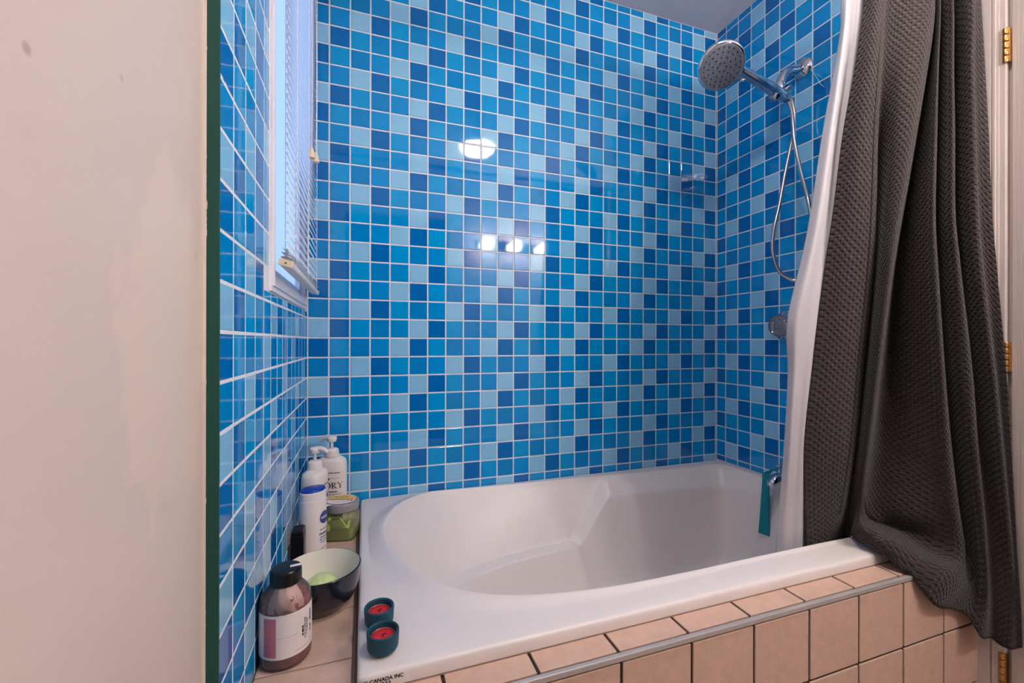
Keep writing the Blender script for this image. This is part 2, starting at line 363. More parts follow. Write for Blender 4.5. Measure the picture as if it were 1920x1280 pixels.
def tile_wall(kind, parent, cols, offs, zbot):
    """cols: list of (a0,a1) along the wall in reading order; colour by column index and row"""
    M = frame_to(kind); recs = []
    for ci, (a0, a1) in enumerate(cols):
        for r in range(-9, 22):
            z0, z1 = max(r, zbot), min(r+1, ZC)
            if z1-z0 < .12 or abs(a1-a0) < .09: continue
            y0, y1 = z0+GAP, z1-GAP
            lo, hi = min(a0, a1)+GAP, max(a0, a1)-GAP
            if kind == 'left':
                wy0, wy1, wz0, wz1 = WIN[0]-.16, WIN[1]+.16, WIN[2]-.16, WIN[3]+.16
                if lo < wy1 and hi > wy0 and y0 < wz1 and y1 > wz0:      # cut by the window
                    if y0 < wz0-.12: y1 = min(y1, wz0-.02)
                    elif y1 > wz1+.12: y0 = max(y0, wz1+.02)
                    elif lo < wy0-.12: hi = min(hi, wy0-.02)
                    elif hi > wy1+.12: lo = max(lo, wy1+.02)
                    else: continue
            c_ = (lo+hi)/2; zc = (y0+y1)/2
            pos = (c_, 0, zc) if kind == 'back' else ((0, c_, zc) if kind == 'left' else (WR, c_, zc))
            colour = (ci-offs[r % 3]) % 5
            us = [proj((p if kind == 'back' else (0 if kind == 'left' else WR), 0 if kind == 'back' else p, z)) for p in (lo, hi) for z in (y0, y1)]
            if min(u[2] for u in us) < .5: area = 0
            else:
                xs = [min(max(u[0], 0), 1920) for u in us]; ys = [min(max(u[1], 0), 1280) for u in us]
                area = abs(xs[2]-xs[0])*(abs(ys[1]-ys[0])+abs(ys[3]-ys[2]))/2
                u, v_ = proj(pos)[:2]
                if kind == 'right' and u > 1590-.12*v_: area *= .01     # behind the curtain
                if kind == 'left' and v_ < 560 and u > 500: area *= .2
                if kind == 'left' and u < 405: area = 0
            recs.append((area, pos, round(hi-lo, 3), round(y1-y0, 3), colour))
    recs.sort(key=lambda q: -q[0])
    for area, pos, w, h, colour in recs[:300]:
        PR = .006 if kind == 'left' else PROUD; key = (w, h, colour, PR)
        if key not in tile_cache:
            v, f = tile_geo(w, h, PR); me = mesh(v, f, 'tile'); me.materials.append(TILE[colour]); tile_cache[key] = me
        o = bpy.data.objects.new('tile', tile_cache[key]); COL.objects.link(o); o.parent = parent
        tilt = Matrix.Rotation(random.gauss(0, TILT), 3, 'X') @ Matrix.Rotation(random.gauss(0, TILT), 3, 'Y')
        o.matrix_local = Matrix.Translation(Vector(pos)*U) @ (M @ tilt).to_4x4()
    vs_, fs, mi = [], [], []
    for area, pos, w, h, colour in recs[300:]:
        v, f = tile_geo(w, h, .006 if kind == 'left' else PROUD); k_ = len(vs_); q = M @ (Matrix.Rotation(random.gauss(0, TILT), 3, 'X') @ Matrix.Rotation(random.gauss(0, TILT), 3, 'Y'))
        vs_ += [tuple(q @ Vector(p)+Vector(pos)) for p in v]; fs += [tuple(k_+i for i in t) for t in f]; mi += [colour]*len(f)
    if vs_:
        me = mesh(vs_, fs, 'mosaic_tiles'); o = link('mosaic_tiles', me, TILE, parent); me.polygons.foreach_set('material_index', mi); tag(o, kind='stuff')
tile_wall('back', wall_back, [(i, min(i+1, WR-.02)) for i in range(27)], (0, 2, 4), ZL-.05)
tile_wall('left', wall_left, [(YEND+i, YEND+i+1) for i in range(14)], (0, 2, 4), ZL-.05)
tile_wall('right', wall_right, [(-.02, -.81)]+[(-.81-i, -1.81-i) for i in range(12)]+[(-12.81, -13.5)], (4, 1, 3), ZRIM)
# a dried white drip beside the shower flange
pp = [on(u, v_, 0, WR-.05) for u, v_ in ((1519, 129), (1527, 139), (1534, 150), (1539, 158), (1546, 163))]
v, f = tube(cr(pp, 3), .012, 6); struct('caulk_drip', mesh(v, f), GROUT, wall_right)

# ------------------------------------------------------------------ window and blind
win = struct('window_1', boxes([(-.55, .07, WIN[0]-.12, WIN[0]+.42, WIN[2]-.12, WIN[3]+.12), (-.55, .07, WIN[1]-.42, WIN[1]+.12, WIN[2]-.12, WIN[3]+.12),
     (-.55, .07, WIN[0]+.42, WIN[1]-.42, WIN[2]-.12, WIN[2]+.42), (-.55, .07, WIN[0]+.42, WIN[1]-.42, WIN[3]-.42, WIN[3]+.12)]), VINYL, label='white vinyl window in the blue tiled wall')
def ring(y0, y1, z0, z1, t, x0, x1):
    return [(x0, x1, y0, y0+t, z0, z1), (x0, x1, y1-t, y1, z0, z1), (x0, x1, y0+t, y1-t, z0, z0+t), (x0, x1, y0+t, y1-t, z1-t, z1)]
struct('bead', boxes(ring(WIN[0]+.05, WIN[1]-.05, WIN[2]+.05, WIN[3]-.05, .1, .0, .12)), VINYL, win)
sash = struct('sash', boxes(ring(WIN[0]+.4, WIN[1]-.4, WIN[2]+.4, WIN[3]-.4, .34, -.5, -.12)), VINYL, win)
link('pane', boxes([(-.34, -.3, WIN[0]+.7, WIN[1]-.7, WIN[2]+.7, WIN[3]-.7)]), PANE, sash)

BX = .42
blind = empty('window_blind', (BX, -5.1, 2.2), 'white horizontal slat blind hanging over the window', 'blind')
bl = lambda x, y, z: (x-BX, y+5.1, z-2.2)
BY0, BY1 = -9.05, -1.0
sv, sf = [], []
for y in (BY0, BY1):
    pass
def slat_mesh():
    n = 6; rows = []
    yy = [BY0, BY0+.03, BY0+.09, BY0+.2, BY1-.2, BY1-.09, BY1-.03, BY1]
    sc = [.35, .65, .88, 1, 1, .88, .65, .35]
    for y, s in zip(yy, sc):
        rows.append([((i/n-.5)*.39*s, y+5.1, .045*(1-(2*i/n-1)**2)*1) for i in range(n+1)])
    return grid_mesh(rows)
v, f = slat_mesh(); sme = mesh(v, f, 'slat'); sme.materials.append(SLAT)
for p in sme.polygons: p.use_smooth = True
zz = 3.0; slat_z = []
for i in range(3): slat_z.append((2.42+i*.1, math.radians(6+14*i)))
z = 2.85
while z < 18.3: slat_z.append((z, math.radians(63))); z += .305
for z, a in slat_z:
    o = bpy.data.objects.new('slat', sme); COL.objects.link(o); o.parent = blind
    o.location = (0, random.uniform(-.002, .002), (z-2.2)*U); o.rotation_euler = (random.uniform(-.0015, .0015), a+random.uniform(-.03, .03), 0)
o = link('bottom_rail', box(-.2, .2, BY0+5.1-.12, BY1+5.1+.1, -.1, .1, .05), SLAT, blind); o.rotation_euler = (0, .25, 0)
c1 = link('end_cap', box(-.205, .205, BY0+5.1-.17, BY0+5.1-.12, -.105, .105, .02), CREAM, o)
hd = [(.0, BY0+5.1-.19, 0)]
v, f = lathe([(.025, 0), (.025, .01)], 10); v = [(x, -z_, y) for x, y, z_ in v]
link('end_hole', mesh([(x, y+BY0+5.1-.171, z_) for x, y, z_ in v], f), INK, c1)
link('head_rail', box(-.22, .34, BY0+5.1, BY1+5.1, 16.15, 16.55, .03), SLAT, blind)
link('mounting_bracket', box(-BX-.0+.03, .0, BY0+5.1-.04, BY0+5.1, 16.1, 16.6), SLAT, blind)
link('mounting_bracket', box(-BX+.03, .0, BY1+5.1, BY1+5.1+.04, 16.1, 16.6), SLAT, blind)
for y in (-8.2, -5.0, -1.8):
    for dx in (-.17, .17):
        v, f = tube([(dx, y+5.1, .1), (dx, y+5.1, 16.2)], .012, 5); link('ladder_cord', mesh(v, f), SLAT, blind)
for (px, py, xx_) in ((584.5, 287, .68), (592.5, 296, .72)):
    p = on(px, py, 0, xx_); p = np.array(bl(*p)); top = (p[0]-.08, p[1], 16.2)
    v, f = tube(cr([top, (p[0]+.02, p[1], p[2]+4), (p[0], p[1], p[2]+.25)], 4), .014, 6); cobj = link('pull_cord', mesh(v, f), SLAT, blind)
    v, f = lathe(rnd([(.03, .25), (.06, .2), (.13, -.16), (.12, -.2), (0.02, -.2)], .03), 14); v = [(x+p[0], y+p[1], z+p[2]) for x, y, z in v]
    link('tassel', mesh(v, f), CREAM, cobj, smooth=True)

# ------------------------------------------------------------------ tub surround (left ledge, front ledge, skirt)
YS = -13.65
sur = struct('tub_surround', boxes([(0, 2.45, -13.6, 0, FLOOR, ZL-.05), (2.4, 26.1, -13.6, -12.35, FLOOR, ZL-.05)]), BROWN_G, label='beige tiled ledge and front panel that encloses the bathtub')
def ctile(name, x0, x1, y0, y1, z0, z1): return link(name, box(x0, x1, y0, y1, z0, z1, .022, 2), BEIGE_T, sur)
xs = [2.2+2.4*i for i in range(11)]
G = .045
for i, x in enumerate(xs[:-1]):
    x1 = min(xs[i+1], 26.1)
    ctile('ledge_tile', x+G, x1-G, YS+.17, -12.3, ZL-.15, ZL)
    for r in range(3):
        z1 = -9.03-2.4*r; ctile('panel_tile', x+G, x1-G, YS, YS+.12, max(z1-2.4+2*G, FLOOR+.02), z1)
for (x0, x1) in ((.02, 2.2),):
    for r in range(3):
        z1 = -9.03-2.4*r; ctile('panel_tile', x0, x1-G, YS, YS+.12, max(z1-2.4+2*G, FLOOR+.02), z1)
for y0, y1 in ((-13.49, -11.33), (-11.33, -8.93), (-8.93, -6.53), (-6.53, -4.13), (-4.13, -1.73), (-1.73, -.02)):
    ctile('ledge_tile', .03, 2.38, y0+G*.6, y1-G*.6, ZL-.15, ZL)
link('edge_strip', box(.02, 26.1, YS-.03, YS+.12, ZL-.17, ZL-.005, .025), ALU, sur)
v, f = tube([(2.46, -12.8, ZL-.03), (2.46, -.1, ZL-.03)], .08, 8)
link('caulk_line', mesh(v, f), CAULK, sur)
v, f = tube([(2.5, -12.72, ZL), (26.0, -12.72, ZL)], .028, 6)
link('caulk_line', mesh(v, f), CAULK, sur)

# ------------------------------------------------------------------ bathtub: stations around the basin
# each station: rim inner edge R(x,y), A, B, D(floor)   (A-B is the bright shoulder that becomes the arm-rest ledge)
ZT = ZRIM+.10
def st(rx, ry, a, b_, d, roll=.25): return dict(R=(rx, ry, ZRIM), A=a, B=b_, D=d, roll=roll)
ZF = -14.1
S = [
 st(25.35, -1.9, (25.2, -2.1, -8.55), (24.75, -2.6, -9.45), (24.2, -3.3, ZF), .1),
 st(24.6, -1.12, (24.5, -1.35, -8.55), (24.1, -1.95, -9.45), (23.6, -2.7, ZF), .1),
 st(22.5, -1.08, (22.4, -1.25, -8.55), (22.3, -1.9, -9.4), (22, -2.5, ZF), .1),
 st(19.5, -1.02, (19.4, -1.2, -8.55), (19.4, -1.88, -9.32), (19.4, -2.5, ZF), .1),
 st(17.3, -.97, (17.2, -1.12, -8.5), (17.1, -1.85, -9.25), (17.1, -2.5, ZF), .1),
 st(16.55, -.93, (16.35, -1.08, -8.52), (16.35, -1.86, -9.28), (16.4, -2.5, ZF), .1),
 st(15.6, -.85, (15.05, -1.5, -9.9), (15.4, -2.05, -10.25), (15.7, -2.6, ZF), .1),
 st(14.7, -.8, (13.85, -1.92, -11.2), (14.4, -2.25, -11.45), (14.9, -2.8, ZF), .1),
 st(14.1, -.77, (13.45, -2.0, -11.36), (13.9, -2.42, -11.55), (14.3, -2.95, ZF), .1),
 st(13.0, -.73, (12.5, -2.05, -11.4), (12.8, -2.55, -11.55), (13.2, -3.1, ZF), .1),
 st(10.0, -.58, (9.8, -2.4, -11.4), (9.95, -2.95, -11.55), (10.3, -3.5, ZF), .1),
 st(7.6, -.48, (7.5, -3.0, -11.4), (7.75, -3.6, -11.55), (8.3, -4.1, ZF), .15),
 st(5.9, -.72, (6.25, -3.8, -11.4), (6.6, -4.35, -11.55), (7.3, -4.8, ZF), .3),
 st(4.6, -1.85, (5.6, -4.7, -11.4), (6.0, -5.1, -11.55), (6.7, -5.5, ZF), .42),
 st(3.78, -3.6, (5.3, -5.6, -11.4), (5.75, -5.9, -11.55), (6.4, -6.1, ZF), .5),
 st(3.62, -5.3, (5.3, -6.4, -11.4), (5.75, -6.5, -11.55), (6.4, -6.6, ZF), .5),
 st(3.9, -7.0, (5.45, -7.2, -11.4), (5.9, -7.2, -11.55), (6.5, -7.2, ZF), .5),
 st(4.75, -9.0, (6.1, -8.3, -11.4), (6.5, -8.1, -11.55), (7.0, -7.9, ZF), .5),
 st(6.0, -10.35, (7.1, -9.2, -11.4), (7.4, -8.9, -11.55), (7.9, -8.5, ZF), .45),
 st(7.6, -11.02, (8.4, -9.8, -11.4), (8.6, -9.4, -11.55), (9.0, -8.9, ZF), .35),
 st(10.2, -11.4, (10.4, -10.1, -11.4), (10.5, -9.8, -11.55), (10.6, -9.2, ZF), .22),
 st(13.5, -11.48, (13.5, -10.4, -11.4), (13.5, -10.0, -11.55), (13.5, -9.3, ZF), .15),
 st(16.5, -11.44, (16.5, -10.9, -9.3), (16.5, -10.7, -9.7), (16.5, -9.6, ZF), .12),
 st(20, -11.44, (20, -11.1, -8.8), (20, -10.8, -9.5), (20, -9.8, ZF), .12),
 st(23.5, -11.4, (23.5, -11.1, -8.8), (23.5, -10.7, -9.5), (23, -9.8, ZF), .12),
 st(25.2, -10.4, (25.0, -10.2, -8.8), (24.7, -9.9, -9.5), (24.2, -9.3, ZF), .12),
 st(25.5, -8, (25.35, -7.9, -8.8), (25.0, -7.9, -9.5), (24.5, -7.8, ZF), .1),
 st(25.5, -4.5, (25.35, -4.5, -8.6), (25.0, -4.6, -9.45), (24.5, -4.8, ZF), .1),
]
NS = 9
loopR, loopA, loopB, loopD = (cr([s[k_] for s in S], NS, True) for k_ in 'RABD')
roll = [float(q[0]) for q in cr([(s['roll'],) for s in S], NS, True)]
NN = len(loopR)
cen = np.array((14.3, -6.4, 0))
XL, XR_, YB, YFR = 2.52, 26.06, -.06, -12.72
def rect_pt(p, ins, rad):
    d = p-cen; d[2] = 0
    x0, x1, y0, y1 = XL+ins, XR_-ins, YFR+ins, YB-ins
    t = min([(x1-cen[0])/d[0] if d[0] > 0 else (x0-cen[0])/d[0] if d[0] < 0 else 1e9, (y1-cen[1])/d[1] if d[1] > 0 else (y0-cen[1])/d[1] if d[1] < 0 else 1e9])
    return [cen[0]+d[0]*t, cen[1]+d[1]*t]
def rect_loop(ins, z):
    pts = [rect_pt(p.copy(), ins, 0) for p in loopR]
    for cx_, cy_ in ((XL+ins, YFR+ins), (XL+ins, YB-ins), (XR_-ins, YFR+ins), (XR_-ins, YB-ins)):
        i = min(range(NN), key=lambda i: (pts[i][0]-cx_)**2+(pts[i][1]-cy_)**2); pts[i] = [cx_, cy_]
    return [(x, y, z) for x, y in pts]
def nrm(i):
    a = loopR[(i+1) % NN]-loopR[i-1]; n_ = np.array((a[1], -a[0], 0)); n_ /= np.linalg.norm(n_)
    if n_ @ (loopR[i]-cen) < 0: n_ = -n_
    return n_
outer = rect_loop(.12, 0)
def outw(fr, dz):
    out = []
    for i in range(NN):
        r = loopR[i]; o_ = np.array((outer[i][0], outer[i][1], 0)); w_ = roll[i]
        p = r+nrm(i)*min(w_*fr, .75*np.linalg.norm((o_-r)[:2])); out.append((p[0], p[1], ZRIM+dz*min(1, w_/.45)))
    return out
def lerp(a, b_, t, dz=0): return [tuple(p*(1-t)+q*t+np.array((0, 0, dz))) for p, q in zip(a, b_)]
Rr = [np.array((p[0], p[1], ZRIM+.12*min(1, roll[i]/.45))) for i, p in enumerate(loopR)]
loops = [rect_loop(.02, ZL-.12), rect_loop(0, ZL+.02), rect_loop(0, ZRIM-.14), rect_loop(.035, ZRIM-.05), rect_loop(.12, ZRIM), rect_loop(.2, ZRIM) if False else None]
loops = [l for l in loops if l]
loops += [outw(2.3, 0), outw(1.6, .02), outw(.95, .13), outw(.5, .21), outw(.2, .22), [tuple(p+nrm(i)*.0+np.array((0, 0, .03))) for i, p in enumerate(Rr)]]
loops += [lerp(Rr, loopA, .06, -.06), lerp(Rr, loopA, .3), lerp(Rr, loopA, .6), lerp(Rr, loopA, .9), lerp(Rr, loopA, .97), lerp(loopA, loopB, .06), lerp(loopA, loopB, .2), lerp(loopA, loopB, .8), lerp(loopA, loopB, .95), lerp(loopB, loopD, .02), lerp(loopB, loopD, .08), lerp(loopB, loopD, .4), lerp(loopB, loopD, .85)]
Dc = np.mean(loopD, axis=0)
loops += [[tuple(p*.93+Dc*.07+np.array((0, 0, -.25))) for p in loopD], [tuple(p*.5+Dc*.5+np.array((0, 0, -.4))) for p in loopD]]
tv, tf = [p for l in loops for p in l], []
for j in range(len(loops)-1):
    for i in range(NN): tf.append((j*NN+i, j*NN+(i+1) % NN, (j+1)*NN+(i+1) % NN, (j+1)*NN+i))
tv.append((Dc[0], Dc[1], ZF-.42)); lastv = len(tv)-1
for i in range(NN): tf.append(((len(loops)-1)*NN+i, (len(loops)-1)*NN+(i+1) % NN, lastv))
tub = empty('bathtub', (14.3, -6.4, ZL), 'white built in bathtub with an arm rest ledge set in beige tiles', 'bathtub')
me = mesh([(x-14.3, y+6.4, z-ZL) for x, y, z in tv], tf, 'basin')
basin = link('basin', me, ACRYL, tub, smooth=True)
bm = bmesh.new(); bm.from_mesh(me); bmesh.ops.recalc_face_normals(bm, faces=bm.faces); bm.to_mesh(me); bm.free()
md = basin.modifiers.new('smooth', 'SUBSURF'); md.levels = 1; md.render_levels = 2
for w_, sz, x_, z_ in (('MAAX CANADA INC', .13, 3.02, -8.565), ('077333', .15, 3.1, -8.69)):
    v, f = text_mesh(w_, sz, bold=.004)
    link('lettering', mesh([(x+x_-14.3, YFR+6.4-.004, y+z_-ZL) for x, y, z in v], f), INK, tub)

# ------------------------------------------------------------------ shower
FL = on(1506, 128, 0, WR-.03)
sh = empty('shower_set', (WR-.03, FL[1], FL[2]), 'chrome hand shower with round head on a wall arm', 'shower')
sl = lambda p: tuple(np.array(p)-np.array((WR-.03, FL[1], FL[2])))
def rx(vf, dirv, loc):
    q = Vector((0, 0, 1)).rotation_difference(Vector(dirv)).to_matrix().to_4x4()
    return xf(vf, Matrix.Translation(Vector(loc)) @ q)
v, f = rx(lathe(rnd([(.02, .0), (.56, 0), (.55, .06), (.42, .2), (.2, .3), (.02, .3)], .05), 32), (-1, 0, 0), sl((WR-.03, FL[1], FL[2])))
link('flange', mesh(v, f), CHROME, sh, smooth=True)
ya = FL[1]
arm = [(WR-.1, ya, FL[2])]+[tuple(on(u, v_, 1, ya)) for u, v_ in ((1490, 131), (1479, 133), (1470, 141), (1465, 152), (1463, 160))]
v, f = tube([sl(p) for p in cr(arm, 5)], .25, 16); link('arm', mesh(v, f), CHROME, sh, smooth=True)
hb = on(1461, 166, 1, ya)
v, f = lathe(rnd([(.02, -.38), (.27, -.36), (.31, 0), (.25, .32), (.02, .36)], .06), 24); link('swivel', mesh([tuple(np.array(p)+np.array(sl(hb))) for p in v], f), CHROME, sh, smooth=True)
h0, h1 = on(1478, 186, 1, ya-.25), on(1380, 126, 1, ya-.35)
hs = [h0+(h1-h0)*t for t in (0, .12, .3, .5, .7, .9, 1.0)]
v, f = tube([sl(p) for p in hs], [.2, .27, .3, .29, .26, .25, .28], 16); link('handle', mesh(v, f), CHROME, sh, smooth=True)
ck = on(1459, 173, 1, ya-.12)
v, f = tube([sl(on(1449, 183, 1, ya-.2)), sl(on(1476, 168, 1, ya-.2))], .26, 14); link('cradle', mesh(v, f), CHROME, sh, smooth=True)
nd = Vector((-.36, -.62, -.7)).normalized()
hc = on(1352, 124, 1, ya-.7)
v, f = rx(lathe(rnd([(.02, -.62), (.4, -.6), (.85, -.38), (1.1, -.08), (1.12, .06), (1.0, .14), (.96, .12)], .08), 40), nd, sl(hc))
head = link('head', mesh(v, f), CHROME, sh, smooth=True)
v, f = rx(lathe(rnd([(1.0, .1), (.97, .15), (.5, .2), (.02, .21)], .05), 40), nd, sl(hc)); face = link('spray_face', mesh(v, f), CHROME_D, head, smooth=True)
parts = []
for rr, cnt in ((.2, 6), (.42, 10), (.64, 16), (.84, 22)):
    for i in range(cnt):
        a = 2*math.pi*i/cnt+rr*3; parts.append(xf(lathe([(.035, 0), (.022, .05)], 6), Matrix.Translation((rr*math.cos(a), rr*math.sin(a), .21-.06*rr*rr))))
v, f = rx(merge(*parts), nd, sl(hc)); tag(link('nozzles', mesh(v, f), NOZZLE, face), kind='stuff')
v, f = tube([sl(hc+np.array((.75, -.35, -.75))), sl(hc+np.array((.85, -.65, -.9)))], .07, 8); link('mode_lever', mesh(v, f), CHROME, head, smooth=True)
hp = [(1476, 184, ya-.25), (1484, 205, ya-.3), (1487, 235, ya-.3), (1489, 262, ya-.35), (1496, 300, ya-.6), (1506, 340, ya-1.0), (1515, 375, ya-1.4), (1524, 420, ya-1.6),
      (1528, 470, ya-1.6), (1518, 508, ya-1.3), (1497, 525, ya-.7), (1477, 521, ya-.3), (1459, 505, ya), (1449, 470, ya+.1), (1451, 430, ya+.1), (1461, 385, ya+.05), (1470, 335, ya), (1479, 290, ya-.05), (1487, 250, ya-.1), (1489, 215, ya-.1), (1484, 190, ya-.05), (1476, 176, ya)]
hpts = cr([on(u, v_, 1, y) for u, v_, y in hp], 16)
rads = [.11 if i % 2 else .088 for i in range(len(hpts))]
v, f = tube([sl(p) for p in hpts], rads, 10); link('hose', mesh(v, f), HOSE, sh, smooth=True)
v, f = tube([sl(on(1470, 168, 1, ya)), sl(on(1481, 184, 1, ya-.05))], .13, 12); link('hose_nut', mesh(v, f), CHROME, sh, smooth=True)

vp = on(1478, 611, 0, WR-.04)
val = empty('shower_valve', (WR-.03, vp[1], vp[2]), 'round clear shower valve knob on the tiled wall beside the liner', 'tap')
v, f = rx(lathe(rnd([(.02, 0), (.95, 0), (.92, .08), (.6, .16), (.3, .2), (.28, .5), (.02, .5)], .06), 36), (-1, 0, 0), (0, 0, 0)); link('escutcheon', mesh(v, f), CHROME, val, smooth=True)
prof = rnd([(.02, .45), (.5, .45), (.62, .6), (.6, .9), (.35, 1.05), (.02, 1.05)], .1)
v, f = rx(lathe(prof, 24), (-1, 0, 0), (0, 0, 0)); link('knob', mesh(v, f), CLEAR, val, smooth=True)

spy, spz = -5.95, -7.85
spo = empty('tub_spout', (WR-.03, spy, spz), 'chrome tub spout with a diverter pin on the right wall', 'tap')
v, f = tube([(0, 0, 0), (-.1, 0, 0), (-.5, 0, .02), (-1.2, 0, .02), (-1.65, 0, -.03), (-1.85, 0, -.2), (-1.9, 0, -.38)], [.42, .4, .34, .34, .33, .3, .24], 20); link('spout_body', mesh(v, f), CHROME, spo, smooth=True)
v, f = lathe(rnd([(.03, .25), (.05, .3), (.05, .62), (.15, .72), (.15, .78), (.02, .79)], .02), 16); link('diverter_pin', mesh([(x-1.35, y, z) for x, y, z in v], f), CHROME, spo, smooth=True)
# teal wash cloth hanging from the pin
rows = []
NW, NH = 14, 34
for j in range(NH+1):
    t = j/NH; row = []
    for i in range(NW+1):
        s = i/NW
        if t < .16:
            q = t/.16; a = math.pi*(1-q)*.5
            y = -5.9+(.55+.35*s-.0)*(1-math.cos(math.pi/2*q))*1.0 ; z = -7.32+.1*math.sin(math.pi*q)*(1-s)-.45*q*q+.12*s*0
            x_ = 24.72-.12*s
        else:
            q = (t-.16)/.84
            y = -5.9+.55+.35*s+(.12*q)*(s-.2)+.1*q; z = -7.77-(3.62-.1*s)*q
            x_ = 24.72-.12*s+.1*math.sin(3.2*s+1.2*q)*q
        row.append((x_, y, z))
    rows.append(row)
v, f = grid_mesh(rows); p0 = (24.7, -5.3, -11.5)
me = mesh([(x-p0[0], y-p0[1], z-p0[2]) for x, y, z in v], f)
cl = link('washcloth', me, TEAL, None, W(*p0), True); tag(cl, 'teal washcloth hanging from the tub spout beside the white liner', 'washcloth')
md = cl.modifiers.new('thick', 'SOLIDIFY'); md.thickness = .0045; md.offset = 0

# ------------------------------------------------------------------ shower curtain and liner
def resample(line, n):
    P = []
    for u, v_, y in line:
        p = on(u, v_, 1, y); P.append(p if p[0] < 25.8 else on(u, v_, 0, 25.8))
    P = cr(P, 12)
    d = [0]
    for a, b_ in zip(P, P[1:]): d.append(d[-1]+np.linalg.norm(b_-a))
    out = []; k_ = 0
    for i in range(n+1):
        t = d[-1]*i/n
        while k_ < len(d)-2 and d[k_+1] < t: k_ += 1
        w_ = (t-d[k_])/max(d[k_+1]-d[k_], 1e-9); out.append(P[k_]*(1-w_)+P[k_+1]*w_)
    return out, d[-1]
def sheet(lines, rows_n, per, ztop, waffle=True):
    """lines: fold lines top to hem as (px,py,y); they are lifted straight up to ztop first"""
    L2 = []
    for l in lines:
        l = list(l); p = on(*l[0][:2], 1, l[0][2])
        top = np.array((p[0], p[1]*.5-13.6*.5, ztop)); u, v_, _ = proj(top)
        L2.append(resample([(u, v_, top[1])]+l, rows_n))
    rows, uvs = [], []
    cum = [0]
    for a, b_ in zip(L2, L2[1:]):
        m = np.mean([np.linalg.norm(p-q) for p, q in zip(a[0], b_[0])]); cum.append(cum[-1]+m)
    for r in range(rows_n+1):
        rows.append([tuple(p) for p in crc([l[0][r] for l in L2], per)])
    us = [float(q[0]) for q in cr([(c_,) for c_ in cum], per)]
    vv = [[l[1]*r/rows_n for l in L2] for r in range(rows_n+1)]
    v, f = grid_mesh(rows); n = len(rows[0])
    uv = []
    for r in range(rows_n+1):
        vs_ = [float(q[0]) for q in cr([(c_,) for c_ in vv[r]], per)]
        uv += list(zip(us, vs_))
    return v, f, uv
YS_ = [0, 125, 250, 400, 500, 700, 836, 960]
def fold(px, ys, *bottom): return [(u, v_, y) for u, v_, y in zip(px, YS_, ys)]+list(bottom)
